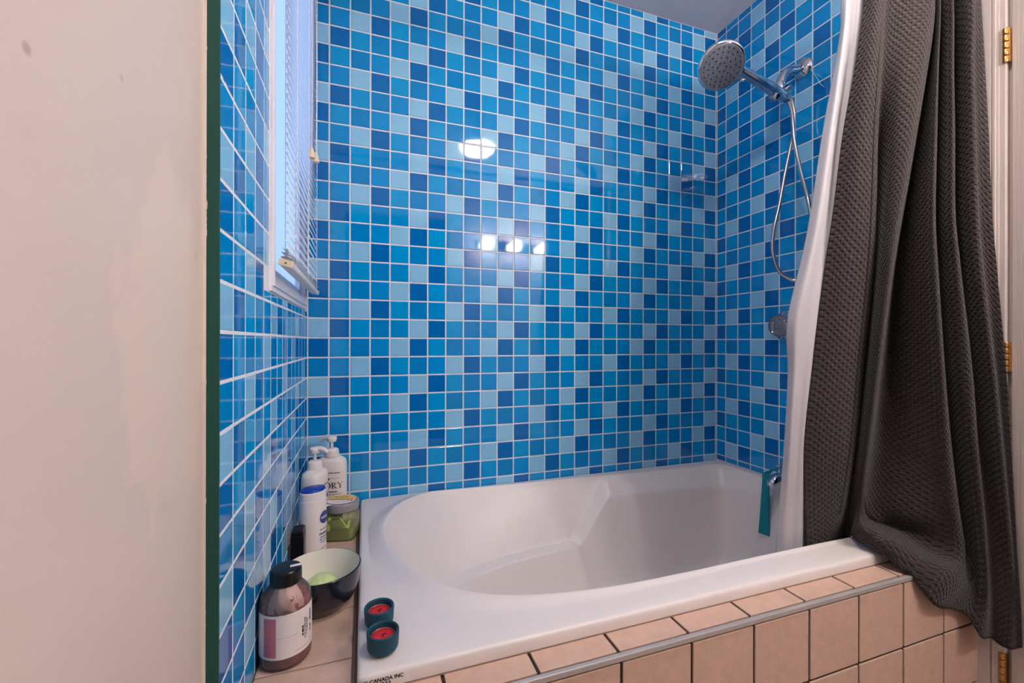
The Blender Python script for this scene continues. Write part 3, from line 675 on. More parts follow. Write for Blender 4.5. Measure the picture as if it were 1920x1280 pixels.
CURT = [
 fold([1621, 1603, 1580, 1561, 1546, 1521, 1507, 1509], [-13.55, -13.45, -13.2, -12.9, -12.65, -12.1, -11.7, -11.25], (1511, 1010, -11.05), (1511, 1075, -10.85)),
 fold([1640, 1627, 1611, 1597, 1585, 1566, 1551, 1549], [-13.85, -13.8, -13.6, -13.3, -13.05, -12.5, -12.05, -11.45], (1548, 1005, -11.15), (1548, 1070, -10.9)),
 fold([1657, 1650, 1642, 1637, 1631, 1611, 1598, 1578], [-13.8, -13.8, -13.65, -13.4, -13.2, -12.6, -12.15, -11.45], (1569, 995, -11.15), (1567, 1060, -10.9)),
 fold([1664, 1657, 1649, 1644, 1640, 1620, 1606, 1590], [-13.4, -13.35, -13.1, -12.7, -12.5, -11.9, -11.55, -11.15], (1584, 990, -11.0), (1584, 1050, -10.85)),
 fold([1705, 1694, 1680, 1662, 1652, 1630, 1614, 1598], [-13.75, -13.8, -13.75, -13.6, -13.45, -12.8, -12.2, -11.4], (1592, 990, -11.15), (1590, 1040, -10.9)),
 fold([1748, 1732, 1711, 1686, 1670, 1645, 1627, 1606], [-14.0, -14.05, -14.05, -13.95, -13.8, -13.2, -12.6, -11.75], (1599, 985, -11.5), (1594, 1003, -11.5)),
 fold([1754, 1740, 1720, 1696, 1682, 1664, 1650, 1632], [-13.3, -13.2, -13.0, -12.5, -12.3, -11.9, -11.8, -11.75], (1630, 972, -11.75), (1618, 990, -12.5), (1608, 1013, -11.95)),
 fold([1757, 1748, 1733, 1716, 1712, 1710, 1706, 1696], [-13.6, -13.6, -13.55, -13.4, -13.3, -12.95, -12.75, -12.65], (1684, 990, -12.2), (1663, 1012, -13.05), (1652, 1038, -12.95)),
 fold([1759, 1753, 1744, 1736, 1735, 1742, 1746, 1752], [-13.8, -13.8, -13.8, -13.75, -13.7, -13.5, -13.45, -13.35], (1742, 1024, -13.1), (1718, 1047, -13.65), (1706, 1080, -13.65)),
 fold([1762, 1757, 1753, 1749, 1753, 1766, 1777, 1792], [-13.9, -13.95, -14.0, -14.05, -14.05, -14.0, -13.95, -13.9], (1804, 1044, -13.8), (1776, 1080, -14.2), (1752, 1134, -14.0)),
 fold([1766, 1762, 1759, 1756, 1760, 1774, 1786, 1801], [-13.35, -13.3, -13.2, -13.1, -13.05, -13.1, -13.2, -13.3], (1818, 1070, -13.7), (1815, 1104, -13.95), (1785, 1142, -13.9)),
 fold([1774, 1773, 1772, 1770, 1777, 1795, 1808, 1822], [-13.7, -13.7, -13.7, -13.75, -13.75, -13.85, -13.9, -13.95], (1832, 1050, -13.95), (1830, 1110, -14.0), (1813, 1154, -13.95)),
 fold([1785, 1785, 1786, 1786, 1795, 1818, 1829, 1842], [-13.95, -14.0, -14.05, -14.1, -14.1, -14.2, -14.3, -14.35], (1850, 1063, -14.4), (1850, 1130, -14.4), (1838, 1193, -14.35)),
 fold([1790, 1790, 1792, 1793, 1802, 1825, 1837, 1850], [-13.3, -13.3, -13.25, -13.2, -13.2, -13.35, -13.5, -13.65], (1857, 1063, -13.8), (1860, 1130, -13.9), (1860, 1197, -13.9)),
 fold([1806, 1806, 1808, 1812, 1820, 1845, 1858, 1870], [-13.75, -13.75, -13.8, -13.85, -13.9, -14.05, -14.15, -14.25], (1878, 1063, -14.3), (1880, 1130, -14.3), (1874, 1208, -14.3)),
 fold([1822, 1822, 1825, 1830, 1838, 1862, 1876, 1888], [-14.0, -14.05, -14.1, -14.15, -14.2, -14.4, -14.55, -14.65], (1897, 1063, -14.7), (1899, 1130, -14.7), (1894, 1217, -14.7)),
 fold([1827, 1828, 1832, 1838, 1847, 1870, 1883, 1894], [-13.8, -13.8, -13.85, -13.9, -14.0, -14.25, -14.4, -14.5], (1902, 1063, -14.6), (1905, 1130, -14.6), (1904, 1216, -14.6)),
 fold([1839, 1846, 1853, 1860, 1869, 1887, 1896, 1903], [-13.6, -13.65, -13.7, -13.8, -13.9, -14.15, -14.3, -14.4], (1909, 1063, -14.5), (1914, 1130, -14.55), (1917, 1214, -14.55)),
]
ZROD = 14.7
base = np.array((22.5, -13.2, -8.3))
v, f, uv = sheet(CURT, 150, 9, ZROD)
def rest(p):      # the cloth lies on the rim and the ledge, and hangs clear of the front panel
    x_, y, z_ = p
    if x_ > 21.0 and -12.78 <= y < -11.42: z_ = max(z_, ZRIM+.06)
    elif x_ > 20.5 and -13.72 < y < -12.78: z_ = max(z_, ZL+.07)
    if z_ < ZL+.05 and -13.78 < y < -12.6: y = -13.78
    return (x_, y, z_)
v = [rest(p) for p in v]
me = mesh([tuple(np.array(p)-base) for p in v], f, 'curtain')
ul = me.uv_layers.new(name='weave')
for lp in me.loops: ul.data[lp.index].uv = uv[lp.vertex_index]
cur = empty('shower_curtain', base, 'charcoal waffle weave shower curtain bunched over the tub end', 'curtain')
co = link('curtain_cloth', me, WAFFLE, cur, smooth=True)
md = co.modifiers.new('thick', 'SOLIDIFY'); md.thickness = .0022; md.offset = 0
# stitched hem seam down the first panel
seam = cr([on(u-3, v_, 1, y-.06) for u, v_, y in CURT[2][:-2]], 8)
v, f = tube([tuple(np.array(p)-base) for p in seam], .022, 6); link('stitched_seam', mesh(v, f), WAFFLE, cur, smooth=True)

LIN = [
 [(1577, 8, -13.1), (1574, 70, -13.0), (1542, 250, -12.75), (1521, 390, -12.55), (1505, 475, -12.4), (1476, 602, -12.1), (1477, 700, -11.85), (1470, 836, -11.5), (1459, 972, -11.0), (1454, 1045, -10.7), (1452, 1100, -10.5)],
 [(1588, 0, -13.35), (1582, 70, -13.3), (1558, 250, -13.05), (1538, 390, -12.85), (1522, 475, -12.7), (1495, 602, -12.4), (1490, 700, -12.1), (1482, 836, -11.75), (1473, 972, -11.2), (1468, 1045, -10.85), (1466, 1100, -10.6)],
 [(1602, 0, -13.25), (1597, 70, -13.2), (1572, 250, -12.95), (1555, 390, -12.75), (1540, 475, -12.6), (1518, 602, -12.3), (1505, 700, -12.0), (1494, 836, -11.6), (1486, 972, -11.1), (1483, 1045, -10.8), (1482, 1100, -10.6)],
 [(1613, 0, -13.4), (1606, 70, -13.35), (1582, 250, -13.1), (1566, 390, -12.85), (1553, 475, -12.7), (1532, 602, -12.35), (1518, 700, -12.1), (1506, 836, -11.7), (1500, 972, -11.2), (1499, 1045, -10.9), (1498, 1100, -10.7)],
 [(1632, 0, -13.15), (1625, 70, -13.1), (1602, 250, -12.8), (1588, 390, -12.55), (1575, 475, -12.4), (1552, 602, -12.0), (1540, 700, -11.7), (1525, 836, -11.3), (1514, 972, -10.9), (1510, 1045, -10.6), (1510, 1100, -10.45)],
 [(1662, 0, -13.3), (1655, 70, -13.2), (1640, 250, -12.9), (1625, 390, -12.6), (1612, 475, -12.4), (1590, 602, -12.0), (1575, 700, -11.7), (1560, 836, -11.3), (1545, 972, -10.9), (1540, 1045, -10.6), (1540, 1100, -10.45)],
]
v, f, uv = sheet(LIN, 90, 8, ZROD)
base2 = np.array((20.5, -12.5, -8.3))
me = mesh([tuple(np.array(p)-base2) for p in v], f, 'liner')
lo = link('curtain_liner', me, LINER, None, W(*base2), True); tag(lo, 'white shower curtain liner hanging inside the tub edge beside the charcoal curtain', 'liner')
md = lo.modifiers.new('thick', 'SOLIDIFY'); md.thickness = .0012; md.offset = 0
rod = empty('shower_rod', (13, -13.55, ZROD+.22), 'straight chrome curtain rod above the tub front', 'rod')
v, f = tube([(-13.0, 0, 0), (WR-13, 0, 0)], .2, 20); link('pole', mesh(v, f), CHROME, rod, smooth=True)
for x_, d in ((-13.0, 1), (WR-13, -1)):
    v, f = rx(lathe(rnd([(.02, 0), (.5, 0), (.45, .15), (.22, .3), (.02, .3)], .05), 24), (d, 0, 0), (x_, 0, 0)); link('end_flange', mesh(v, f), CHROME, rod, smooth=True)

# ------------------------------------------------------------------ door on the right
door = struct('door_1', box(WR+.12, WR+.75, -25.1, -14.48, FLOOR+.1, 15.1, .04), DOOR, label='white painted grained door at the right edge')
struct('trim_3', boxes([(WR-.14, WR+.9, -14.0, -13.6, FLOOR, 15.9), (WR-.06, WR+.9, -14.2, -14.0, FLOOR, 15.7), (WR-.12, WR+.9, -14.12, -14.06, FLOOR, 15.7), (WR-.02, WR+.9, -14.36, -14.2, FLOOR, 15.5), (WR+.3, WR+.9, -14.5, -14.36, FLOOR, 15.3),
     (WR-.12, WR+.9, -25.9, -14.0, 15.25, 15.9), (WR-.12, WR+.9, -25.9, -25.2, FLOOR, 15.9)]), PAINT_W, label='white moulded door casing beside the charcoal curtain')
struct('wall_beyond_door', boxes([(WR+.9, WR+1.5, -25.6, -13.55, FLOOR, 15.6)]), PAINT_W, label='plain backing behind the door')
for k_, (px, py0, py1) in enumerate(((1886, 52, 118), (1886, 640, 697), (1880, 1222, 1280))):
    a = on(px, py0, 0, WR-.02); zt = a[2]; zb = on(px, py1, 0, WR-.02)[2]
    if k_ == 2: zb = zt-1.38
    hz = (zt+zb)/2; hy = a[1]
    hg = tag(bpy.data.objects.new('hinge', None), None); COL.objects.link(hg); hg.parent = door; hg.location = (0, 0, 0)
    bpy.data.objects.remove(hg)
    H = zt-zb; seg = []
    for i in range(5): seg.append([(x+WR-.04, y+hy, z+zb+H*i/5) for x, y, z in lathe(rnd([(.02, .0), (.09, .01), (.09, H/5-.03), (.02, H/5-.02)], .015), 14)[0]])
    fv = lathe(rnd([(.02, .0), (.09, .01), (.09, H/5-.03), (.02, H/5-.02)], .015), 14)[1]
    v, f = merge(*[(s_, fv) for s_ in seg])
    hk = link('hinge', mesh(v, f), BRASS, door, smooth=True); hk['label'] = 'brass hinge'
    link('leaf', boxes([(WR-.03, WR+.14, hy-.1, hy+.04, zb+.03, zt-.03)]), BRASS, hk)

# ------------------------------------------------------------------ lamps of the room (seen only as reflections)
EM_D = emit('lamp_glass_lit', (255, 243, 234), DOME_STRENGTH)
EM_B = emit('bulb_lit', (255, 243, 234), BULB_STRENGTH)
lp = empty('ceiling_lamp', (13.2, -17.2, ZC), 'short stemmed ceiling lamp with a frosted dome', 'lamp')
v, f = lathe(rnd([(.02, 0), (.9, 0), (.9, -.15), (.25, -.4), (.25, -2.0), (1.75, -2.35), (1.8, -2.6), (.02, -2.6)], .05), 32); link('housing', mesh(v, f), PAINT_W, lp, smooth=False)
v, f = lathe([(1.7, -2.61), (1.6, -2.85), (1.3, -3.1), (.8, -3.28), (.02, -3.35)], 32, cap0=False, cap1=False); link('dome', mesh(v, f), EM_D, lp, smooth=True)
vl = empty('vanity_light', (21.4, YF, 12.2), 'three bulb vanity light bar on the opposite wall', 'lamp')
link('back_plate', box(-5, 5, 0, .4, -.6, .6, .08), CHROME, vl)
for x_ in (-3.9, 0, 3.9):
    v, f = rx(lathe([(.4, .3), (.3, .8)], 20), (0, 1, 0), (x_, 0, 0)); s_ = link('socket', mesh(v, f), CHROME, vl)
    v, f = rx(lathe([(.25, .75)]+[(.62*math.sin(a), 1.35-.62*math.cos(a)) for a in np.linspace(.45, math.pi, 12)], 20), (0, 1, 0), (x_, 0, 0)); link('bulb', mesh(v, f), EM_B, s_, smooth=True)

# ------------------------------------------------------------------ things on the ledges
def at(px, py, Y, z): # base point for a thing standing at depth Y on height z whose axis passes through px
    p = on(px, py, 1, Y); return (p[0], Y, z)
def on_surface(vf_flat, fn): return [fn(*p) for p in vf_flat[0]], vf_flat[1]
def oval_wrap(sx, sy, zc, a0, r=1.0, pw=2.0, lift=.012):
    """map flat (x along the surface, y up) onto a superellipse body around angle a0"""
    def fn(x, y, z):
        a = a0+x/((sx+sy)/2*r)
        c_, s_ = math.cos(a), math.sin(a); q = (abs(c_)**pw+abs(s_)**pw)**(-1/pw)
        return (c_*q*(sx*r+lift), s_*q*(sy*r+lift), zc+y)
    return fn
def strokes(rows):  # flat little ink bars standing for lines of fine print: (x,y,len,h)
    vs_, fs = [], []
    for x, y, l, h in rows:
        n = max(2, int(l/.06)); k_ = len(vs_)
        for i in range(n+1): vs_ += [(x+l*i/n, y-h/2, 0), (x+l*i/n, y+h/2, 0)]
        for i in range(n): fs.append((k_+2*i, k_+2*i+2, k_+2*i+3, k_+2*i+1))
    return vs_, fs
def fine_print(x, y, l, h, seed):
    rnd_ = random.Random(seed); out = []; c_ = x
    while c_ < x+l:
        w_ = rnd_.uniform(.03, .11); out.append((c_, y+rnd_.uniform(-.1, .1)*h, min(w_, x+l-c_), h)); c_ += w_+rnd_.uniform(.015, .03)
    return out
def disc(rx_, ry_, n=28):
    vs_ = [(0, 0, 0)]; fs = []
    R_ = 4
    for j in range(1, R_+1): vs_ += [(rx_*j/R_*math.cos(2*math.pi*i/n), ry_*j/R_*math.sin(2*math.pi*i/n), 0) for i in range(n)]
    for i in range(n): fs.append((0, 1+i, 1+(i+1) % n))
    for j in range(R_-1):
        for i in range(n): fs.append((1+j*n+i, 1+j*n+n+i, 1+j*n+n+(i+1) % n, 1+j*n+(i+1) % n))
    return vs_, fs
def serif_word():
    """IVORY in a light serif hand, built from strokes, cap height 1"""
    def bar(x0, y0, x1, y1, w0, w1=None):
        w1 = w0 if w1 is None else w1
        return [(x0-w0/2, y0, 0), (x0+w0/2, y0, 0), (x1+w1/2, y1, 0), (x1-w1/2, y1, 0)], [(0, 1, 2, 3)]
    def ser(x, y, w): return bar(x-w/2, y+.03, x+w/2, y+.03, .06)[0] and ([(x-w/2, y, 0), (x+w/2, y, 0), (x+w/2, y+.06, 0), (x-w/2, y+.06, 0)], [(0, 1, 2, 3)])
    def ringo(cx_, cy_, rx_, ry_, tx, ty, a0=0, a1=2*math.pi, n=28):
        vs_, fs = [], []
        for i in range(n+1):
            a = a0+(a1-a0)*i/n; vs_ += [(cx_+rx_*math.cos(a), cy_+ry_*math.sin(a), 0), (cx_+(rx_-tx)*math.cos(a), cy_+(ry_-ty)*math.sin(a), 0)]
        for i in range(n): fs.append((2*i, 2*i+1, 2*i+3, 2*i+2))
        return vs_, fs
    Ls = [bar(.2, 0, .2, 1, .16), ser(.2, 0, .4), ser(.2, .94, .4)]
    x = .55; Ls += [bar(x+.45, 0, x+.1, 1, .06, .17), bar(x+.47, 0, x+.8, 1, .05, .06), ser(x+.1, .94, .4), ser(x+.8, .94, .3)]
    x = 1.95; Ls += [ringo(x, .5, .5, .53, .17, .07)]
    x = 2.7; Ls += [bar(x, 0, x, 1, .16), ser(x, 0, .4), ser(x, .94, .35), ringo(x+.1, .73, .38, .27, .14, .06, -math.pi/2, math.pi/2), bar(x+.55, 0, x+.15, .5, .18, .14), ser(x+.6, 0, .25)]
    x = 3.85; Ls += [bar(x, 0, x, .5, .16), bar(x, .45, x-.35, 1, .12, .16), bar(x+.02, .45, x+.35, 1, .07, .06), ser(x, 0, .4), ser(x-.35, .94, .36), ser(x+.35, .94, .3)]
    v_, f_ = merge(*Ls); return [(a-2.15, b_-.5, 0) for a, b_, c_ in v_], f_
def pump_bottle(p, rz, label, sx, sy, H, pump_rot, group, big):
    e = empty('pump_bottle', p, label, 'bottle', group, rz)
    pw = 2.5
    prof = rnd([(.02, 0), (.97, 0), (1.0, .1), (1.0, H*.9), (.93, H*.985), (.5, H+.12), (.36, H+.16), (.36, H+.2)], .13, 4)
    v, f = lathe(prof, 48, sx, sy, pw)
    link('body', mesh(v, f), PLASTIC_W, e, smooth=True)
    cr_ = sx*.5
    v, f = lathe(rnd([(.02, H+.1), (cr_*.98, H+.1), (cr_, H+.14), (cr_*.9, H+.42), (cr_*.62, H+.5), (.02, H+.5)], .04), 32); link('collar', mesh(v, f), PLASTIC_W, e, smooth=True)
    v, f = lathe([(.075, H+.45), (.07, H+.86)], 16); stem = link('pump_stem', mesh(v, f), PLASTIC_W, e, smooth=True)
    v1 = lathe(rnd([(.02, H+.78), (.2, H+.8), (.24, H+.98), (.2, H+1.08), (.02, H+1.1)], .04), 24)
    nz = tube(cr([(0, 0, H+.98), (.25, 0, H+1.0), (.45, 0, H+.95), (.58, 0, H+.82)], 4), [.15, .14, .14, .13, .13, .12, .12, .11, .1, .1, .09, .085, .08], 12)
    v, f = merge(v1, nz); hd_ = link('pump_head', mesh(v, f), PLASTIC_W, stem, smooth=True); hd_.rotation_euler.z = pump_rot
    a0 = -math.pi/2
    w_, f_ = serif_word(); sc = .235 if big else .2
    fn = oval_wrap(sx, sy, H*.6, a0, 1.0, pw)
    v, f = on_surface(([(a*sc*1.05, b_*sc*1.2, 0) for a, b_, c_ in w_], f_), fn); link('lettering', mesh(v, f), INK, e)
    rows_ = fine_print(-.42, H*.8-H*.6, .84, .045, 3)+fine_print(-.28, -.3, .6, .05, 5)
    v, f = on_surface(strokes(rows_), fn); tag(link('fine_print', mesh(v, f), INK, e), kind='stuff')
    v, f = on_surface(strokes(fine_print(-.42, .34, .84, .022, 8)+fine_print(-.38, -.42, .9, .03, 6)), fn); tag(link('fine_print', mesh(v, f), INK_G, e), kind='stuff')
    v, f = on_surface(([(a, b_+.3, 0) for a, b_, c_ in disc(.028, .045, 10)[0]], disc(.028, .045, 10)[1]), fn); link('emblem', mesh(v, f), INK, e)
    # blush coloured panel with a sprig
    quad = []
    nx, ny = 10, 8
    grid_ = [[(-.62+1.12*i/nx, -1.5+j/ny*(.72+.22*math.sin(math.pi*(.15+i/nx*.9))), 0) for i in range(nx+1)] for j in range(ny+1)]
    v, f = on_surface(grid_mesh(grid_), oval_wrap(sx, sy, H*.6, a0, 1.0, pw, .008)); link('label_panel', mesh(v, f), PINK_INK, e)
    v, f = on_surface(strokes(fine_print(-.3, -.95, .5, .05, 11)+fine_print(-.3, -1.1, .62, .035, 12)), oval_wrap(sx, sy, H*.6, a0, 1.0, pw, .014)); tag(link('fine_print', mesh(v, f), PINK_P, e), kind='stuff')
    sp_ = [tube([(.5, -1.0, 0), (.42, -1.08, 0), (.3, -1.14, 0)], [.012, .03, .008], 4), tube([(.52, -.8, 0), (.55, -.9, 0), (.5, -1.0, 0)], [.008, .028, .008], 4), tube([(.5, -1.0, 0), (.44, -.92, 0), (.36, -.88, 0)], [.01, .02, .006], 4)]
    v, f = merge(*sp_); v, f = on_surface((v, f), oval_wrap(sx, sy, H*.6, a0, 1.0, pw, .014)); link('sprig_print', mesh(v, f), INK_G, e)
    return e
pump_bottle(at(622, 900, -1.25, ZL), math.radians(-12), 'white pump bottle with black lettering in the corner by the blue back wall', .70, .48, 2.95, math.radians(165), 'white pump bottles on the ledge', True)
pump_bottle(at(590, 950, -2.65, ZL), math.radians(72), 'white pump bottle between the corner pump bottle and the blue capped bottle', .66, .5, 2.78, math.radians(-92), 'white pump bottles on the ledge', False)

# blue capped lotion bottle
pb = at(587, 980, -5.0, ZL)
e = empty('lotion_bottle', pb, 'tall white oval bottle with a blue flat cap', 'bottle', rz=math.radians(38))
H = 2.72
v, f = lathe(rnd([(.02, 0), (.93, 0), (1, .08), (.99, H-.38), (.965, H-.38), (.965, H-.36), (.97, H-.1), (.95, H-.05), (.02, H-.05)], .04), 48, .53, .42); link('body', mesh(v, f), PLASTIC_W, e, smooth=True)
v, f = lathe(rnd([(.02, H-.06), (.88, H-.06), (.9, H-.02), (.86, H+.03), (.02, H+.05)], .03), 40, .55, .44); link('cap', mesh(v, f), BLUE_CAP, e, smooth=True)
fn = oval_wrap(.53, .42, 1.62, math.radians(-62))
v, f = on_surface(disc(.22, .25), fn); logo = link('logo', mesh(v, f), INK_B, e)
v, f = text_mesh('NIVEA', .13, bold=.004); v, f = on_surface((v, f), oval_wrap(.53, .42, 1.62, math.radians(-62), lift=.02)); link('lettering', mesh(v, f), PLASTIC_W, logo)
rows_ = []
for i, (y, l, h) in enumerate(((-.45, .42, .03), (-.62, .46, .07), (-.76, .4, .035), (-.86, .44, .035), (-.96, .38, .03), (-1.2, .3, .03), (-1.35, .22, .03))): rows_ += fine_print(-l/2, y, l, h, 20+i)
v, f = on_surface(strokes(rows_), fn); tag(link('fine_print', mesh(v, f), INK_B, e), kind='stuff')

# black box against the tiles
pk = at(556, 1010, -5.55, ZL)
e = empty('black_box', (.36, -5.75, ZL), 'small black upright box against the left tiles behind the bowl', 'box')
link('box_body', box(-.26, .2, -.3, .42, 0, 1.32, .03), BLACK_P, e)
link('box_lid', box(-.25, .19, -.29, .41, 1.3, 1.5, .06), BLACK_P, e)

# jar of green scrub
pj = at(641, 980, -3.4, ZL)
e = empty('scrub_jar', pj, 'square clear jar of green scrub with a grey round lid', 'jar', rz=math.radians(-14))
prof = rnd([(.02, 0), (.66, 0), (.74, .08), (.78, .95), (.72, 1.12), (.6, 1.22), (.58, 1.32)], .08, 4)
v, f = lathe(prof, 48, .88, .8, 5, cap1=False); link('jar_wall', mesh(v, f), CLEAR_G, e, smooth=True)
v, f = lathe(rnd([(.02, .05), (.66, .05), (.7, .12), (.72, .5), (.65, .54), (.02, .5)], .05), 40, .88, .8, 5); link('scrub', mesh(v, f), GREEN_L, e, smooth=True)
rr = random.Random(4); sm = []
for (x0, z0, x1, z1, w_) in ((-.5, .55, -.32, 1.08, .06), (-.4, .5, -.3, 1.0, .07), (.12, 1.05, .42, .6, .03), (.42, .6, .5, .95, .05), (.3, .62, .52, .72, .05), (-.55, 1.05, .5, 1.08, .025)):
    sm.append(([(x0-w_, -.612, z0), (x0+w_, -.612, z0), (x1+w_*.7, -.612, z1), (x1-w_*.7, -.612, z1)], [(0, 1, 2, 3)]))
v, f = merge(*sm); o_ = link('scrub_smear', mesh(v, f), GREEN_L, e); md = o_.modifiers.new('t', 'SOLIDIFY'); md.thickness = .001
v, f = lathe(rnd([(.02, 1.28), (.7, 1.24), (.73, 1.28), (.72, 1.55), (.68, 1.62), (.02, 1.62)], .05), 44); lid = link('lid', mesh(v, f), LID_G, e, smooth=True)
v, f = disc(.6, .6, 40); link('lid_label', mesh([(x, y, 1.635) for x, y, z in v], f), LABEL_Y, lid)
half = [(0, -.1, 1.642)]+[(.6*math.cos(a), -.1+.5*math.sin(a)*1.02, 1.642) for a in np.linspace(math.pi, 2*math.pi, 20)]
wl = link('paper_sticker', mesh(half+[(-.5, -.55, 1.642), (-.42, -.76, 1.6), (-.22, -.64, 1.642)], [tuple(range(len(half))), (21, 22, 23)]), LABEL_W, lid)
v, f = strokes(fine_print(-.5, -.06, 1.02, .06, 31)+fine_print(-.4, .25, .6, .05, 32)+fine_print(-.3, -.35, .6, .02, 33)+[(.3, -.22, .05, .1), (.42, -.2, .08, .08)]); tag(link('fine_print', mesh([(x, y, 1.648) for x, y, z in v], f), INK, lid), kind='stuff')

# brown bottle glimpsed behind the jar
e = empty('brown_tube', (1.5, -2.3, ZL), 'dark brown small bottle wedged behind the green jar', 'bottle')
v, f = lathe(rnd([(.02, 0), (.24, 0), (.26, .05), (.26, .8), (.12, 1.0), (.12, 1.2), (.02, 1.2)], .05), 24); link('body', mesh(v, f), mat('amber_plastic', (92, 46, 28), .25), e, smooth=True)
v, f = lathe([(.15, 1.05), (.15, 1.3)], 20); link('cap', mesh(v, f), BLACK_P, e, smooth=True)

# bowl
pbw = at(603, 1065, -8.55, ZL)
RB = 1.22
bw = empty('bowl', (pbw[0], -8.55, ZL), 'deep bowl glazed navy outside and cream inside', 'bowl')
HB = 1.3
out = rnd([(.02, .02), (.7, .0), (.76, .05), (1.02, .33), (1.15, .7), (RB, HB-.02), (RB-.02, HB), (RB-.045, HB)], .1, 4)
inn = [(RB-.045, HB), (RB-.06, HB-.03), (1.09, .72), (.96, .38), (.68, .12), (.02, .1)]
v, f = lathe(out, 64, cap1=False); link('outer_shell', mesh(v, f), NAVY_G, bw, smooth=True)
v, f = lathe([(r_, z_) for r_, z_ in inn], 64, cap0=False); link('inner_glaze', mesh(v, f), BOWL_W, bw, smooth=True)
bb = []
for j in range(13):
    t = j/12; bb.append((max(.02, .66*math.cos(math.pi*.5*t)), .12+.78*math.sin(math.pi*.5*t)))
v, f = lathe([(.5, .0)]+bb, 36); v = [(x*(1+.04*math.sin(5*z+3*x)), y*(1+.05*math.cos(7*x)), z) for x, y, z in v]
gl = link('soap_lump', mesh([(x, y, z) for x, y, z in v], f), GREEN_B, None, W(pbw[0]+.0, -8.55, ZL+.12), True); tag(gl, 'glossy pale green soap lump lying in the navy bowl', 'soap')

# pink bath salts bottle
pk = at(529, 1180, -10.72, ZL)
pr = .64
e = empty('bath_salts_bottle', (max(pk[0], pr+.03), -10.72, ZL), 'clear bottle of pink bath salts with a white label and black cap', 'bottle', rz=math.radians(10))
prof = rnd([(.02, 0), (.55, 0), (pr, .1), (pr, 1.62), (.6, 1.8), (.42, 2.02), (.34, 2.1), (.34, 2.2)], .1, 4)
v, f = lathe(prof, 48, cap1=False); link('bottle_wall', mesh(v, f), CLEAR, e, smooth=True)
v, f = lathe(rnd([(.02, .04), (.52, .04), (pr-.04, .12), (pr-.04, 1.6), (.5, 1.72), (.25, 1.62), (.02, 1.68)], .06), 40)
rr = random.Random(9)
v = [(x*(1+rr.uniform(-.03, .0)), y*(1+rr.uniform(-.03, 0)), z+rr.uniform(-.05, .05)) for x, y, z in v]; link('bath_salts', mesh(v, f), SALT, e)
lumps = []
for i in range(46):
    a = rr.uniform(0, 2*math.pi); r_ = rr.uniform(.2, .5); zz_ = rr.uniform(1.62, 1.86-.25*(r_-.2))
    lumps.append(xf(lathe([(.02, -.05), (.1, -.02), (.11, .02), (.02, .05)], 7), Matrix.Translation((r_*math.cos(a), r_*math.sin(a), zz_)) @ Matrix.Rotation(rr.uniform(-1, 1), 4, 'X') @ Matrix.Rotation(rr.uniform(-1, 1), 4, 'Y')))
v, f = merge(*lumps); tag(link('petals', mesh(v, f), AMBER, e), kind='stuff')
v, f = lathe([(pr+.006, .36), (pr+.006, 1.5)], 64, cap0=False, cap1=False); lab = link('label', mesh(v, f), LABEL_W, e, smooth=True)
fn = oval_wrap(pr, pr, .93, math.radians(-78), lift=.012)
v, f = on_surface(grid_mesh([[(-.72+.34*i/6, -.5+j*1.0, 0) for i in range(7)] for j in range(2)]), fn); link('pink_panel', mesh(v, f), PINK_P, lab)
def vertical(rows_, x0): return [(x0+y, -x, 0) for x, y, z in strokes(rows_)[0]], strokes(rows_)[1]
v1 = vertical(fine_print(-.1, 0, .26, .045, 41), .28); v2 = vertical(fine_print(-.3, 0, .55, .02, 42)+fine_print(-.26, .045, .5, .02, 43)+fine_print(-.22, .09, .34, .02, 44), .34)
v3 = vertical(fine_print(-.4, 0, .3, .05, 45)+fine_print(.0, .0, .2, .04, 46), .56)
v, f = on_surface(merge(v1, v2, v3), oval_wrap(pr, pr, .93, math.radians(-78), lift=.014)); tag(link('fine_print', mesh(v, f), INK, lab), kind='stuff')
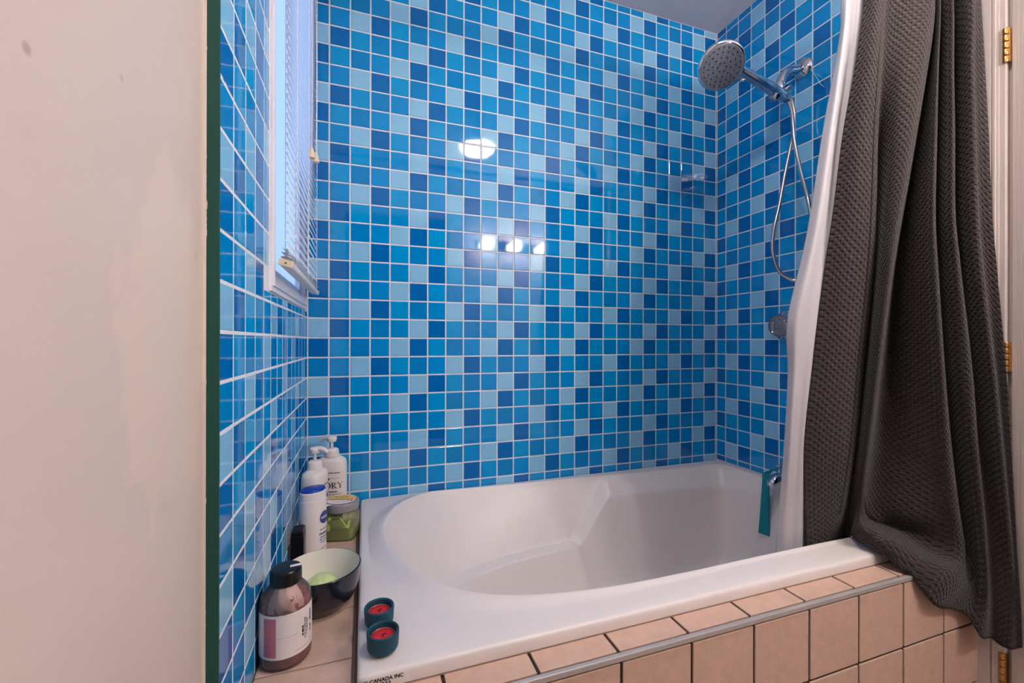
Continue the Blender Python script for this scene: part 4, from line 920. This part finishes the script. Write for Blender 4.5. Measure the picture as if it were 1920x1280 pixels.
v, f = on_surface(strokes(fine_print(-.35, -.02, .5, .008, 47)+[(.1, -.46, .75, .012)]), fn); tag(link('fine_print', mesh(v, f), INK_G, lab), kind='stuff')
av, af = [], []
for j, (r_, z_) in enumerate([(pr-.03, 1.5), (pr-.03, 1.6), (.57, 1.79), (.4, 2.0), (.33, 2.08)]):
    for i in range(17):
        a = math.radians(-135+i*5.6); w_ = .02*math.sin(i*1.3+j); av.append(((r_-.015+w_)*math.cos(a), (r_-.015+w_)*math.sin(a), z_+.03*math.sin(i*.9)))
af = [(j*17+i, j*17+i+1, j*17+18+i, j*17+17+i) for j in range(4) for i in range(16)]
link('shoulder_sheen', mesh(av, af), PEARL, e, smooth=True)  # added shell on the front only, paints the shoulder's whitish reflection
v, f = lathe(rnd([(.02, 2.06), (.38, 2.06), (.395, 2.1), (.395, 2.4), (.36, 2.46), (.02, 2.46)], .04), 44); cap = link('cap', mesh(v, f), BLACK_P, e, smooth=True)
link('cap_tape', boxes([(.1, .37, -.1, .0, 2.455, 2.475)]), LABEL_W, cap)

# candles
def candle(px, py, label):
    p = on(px, py, 2, ZRIM)
    e = empty('candle_holder', (p[0], p[1], ZRIM), label, 'candle', 'red tea lights in teal cups')
    v, f = lathe(rnd([(.02, 0), (.3, 0), (.4, .12), (.42, .5), (.41, .54), (.36, .54), (.345, .5), (.34, .2), (.02, .2)], .035), 44); link('silicone_cup', mesh(v, f), SILIC, e, smooth=True)
    v, f = lathe(rnd([(.02, .2), (.325, .2), (.325, .39), (.31, .4), (.3, .39), (.3, .36)], .01), 40, cap1=False); tin = link('tin_cup', mesh(v, f), TIN, e, smooth=True)
    v, f = lathe([(.31, .34), (.3, .37), (.2, .365), (.08, .36), (.02, .36)], 36, cap0=False); link('wax', mesh(v, f), WAX, e, smooth=True)
    v, f = tube([(0, 0, .34), (0, .01, .41), (.03, 0, .44), (.07, -.02, .43)], .014, 6); link('wick', mesh(v, f), WICK, e)
candle(711, 1170, 'teal cup tea light with red wax farther from the camera on the tub corner')
candle(718, 1218, 'teal cup tea light with red wax nearer the camera on the tub corner')
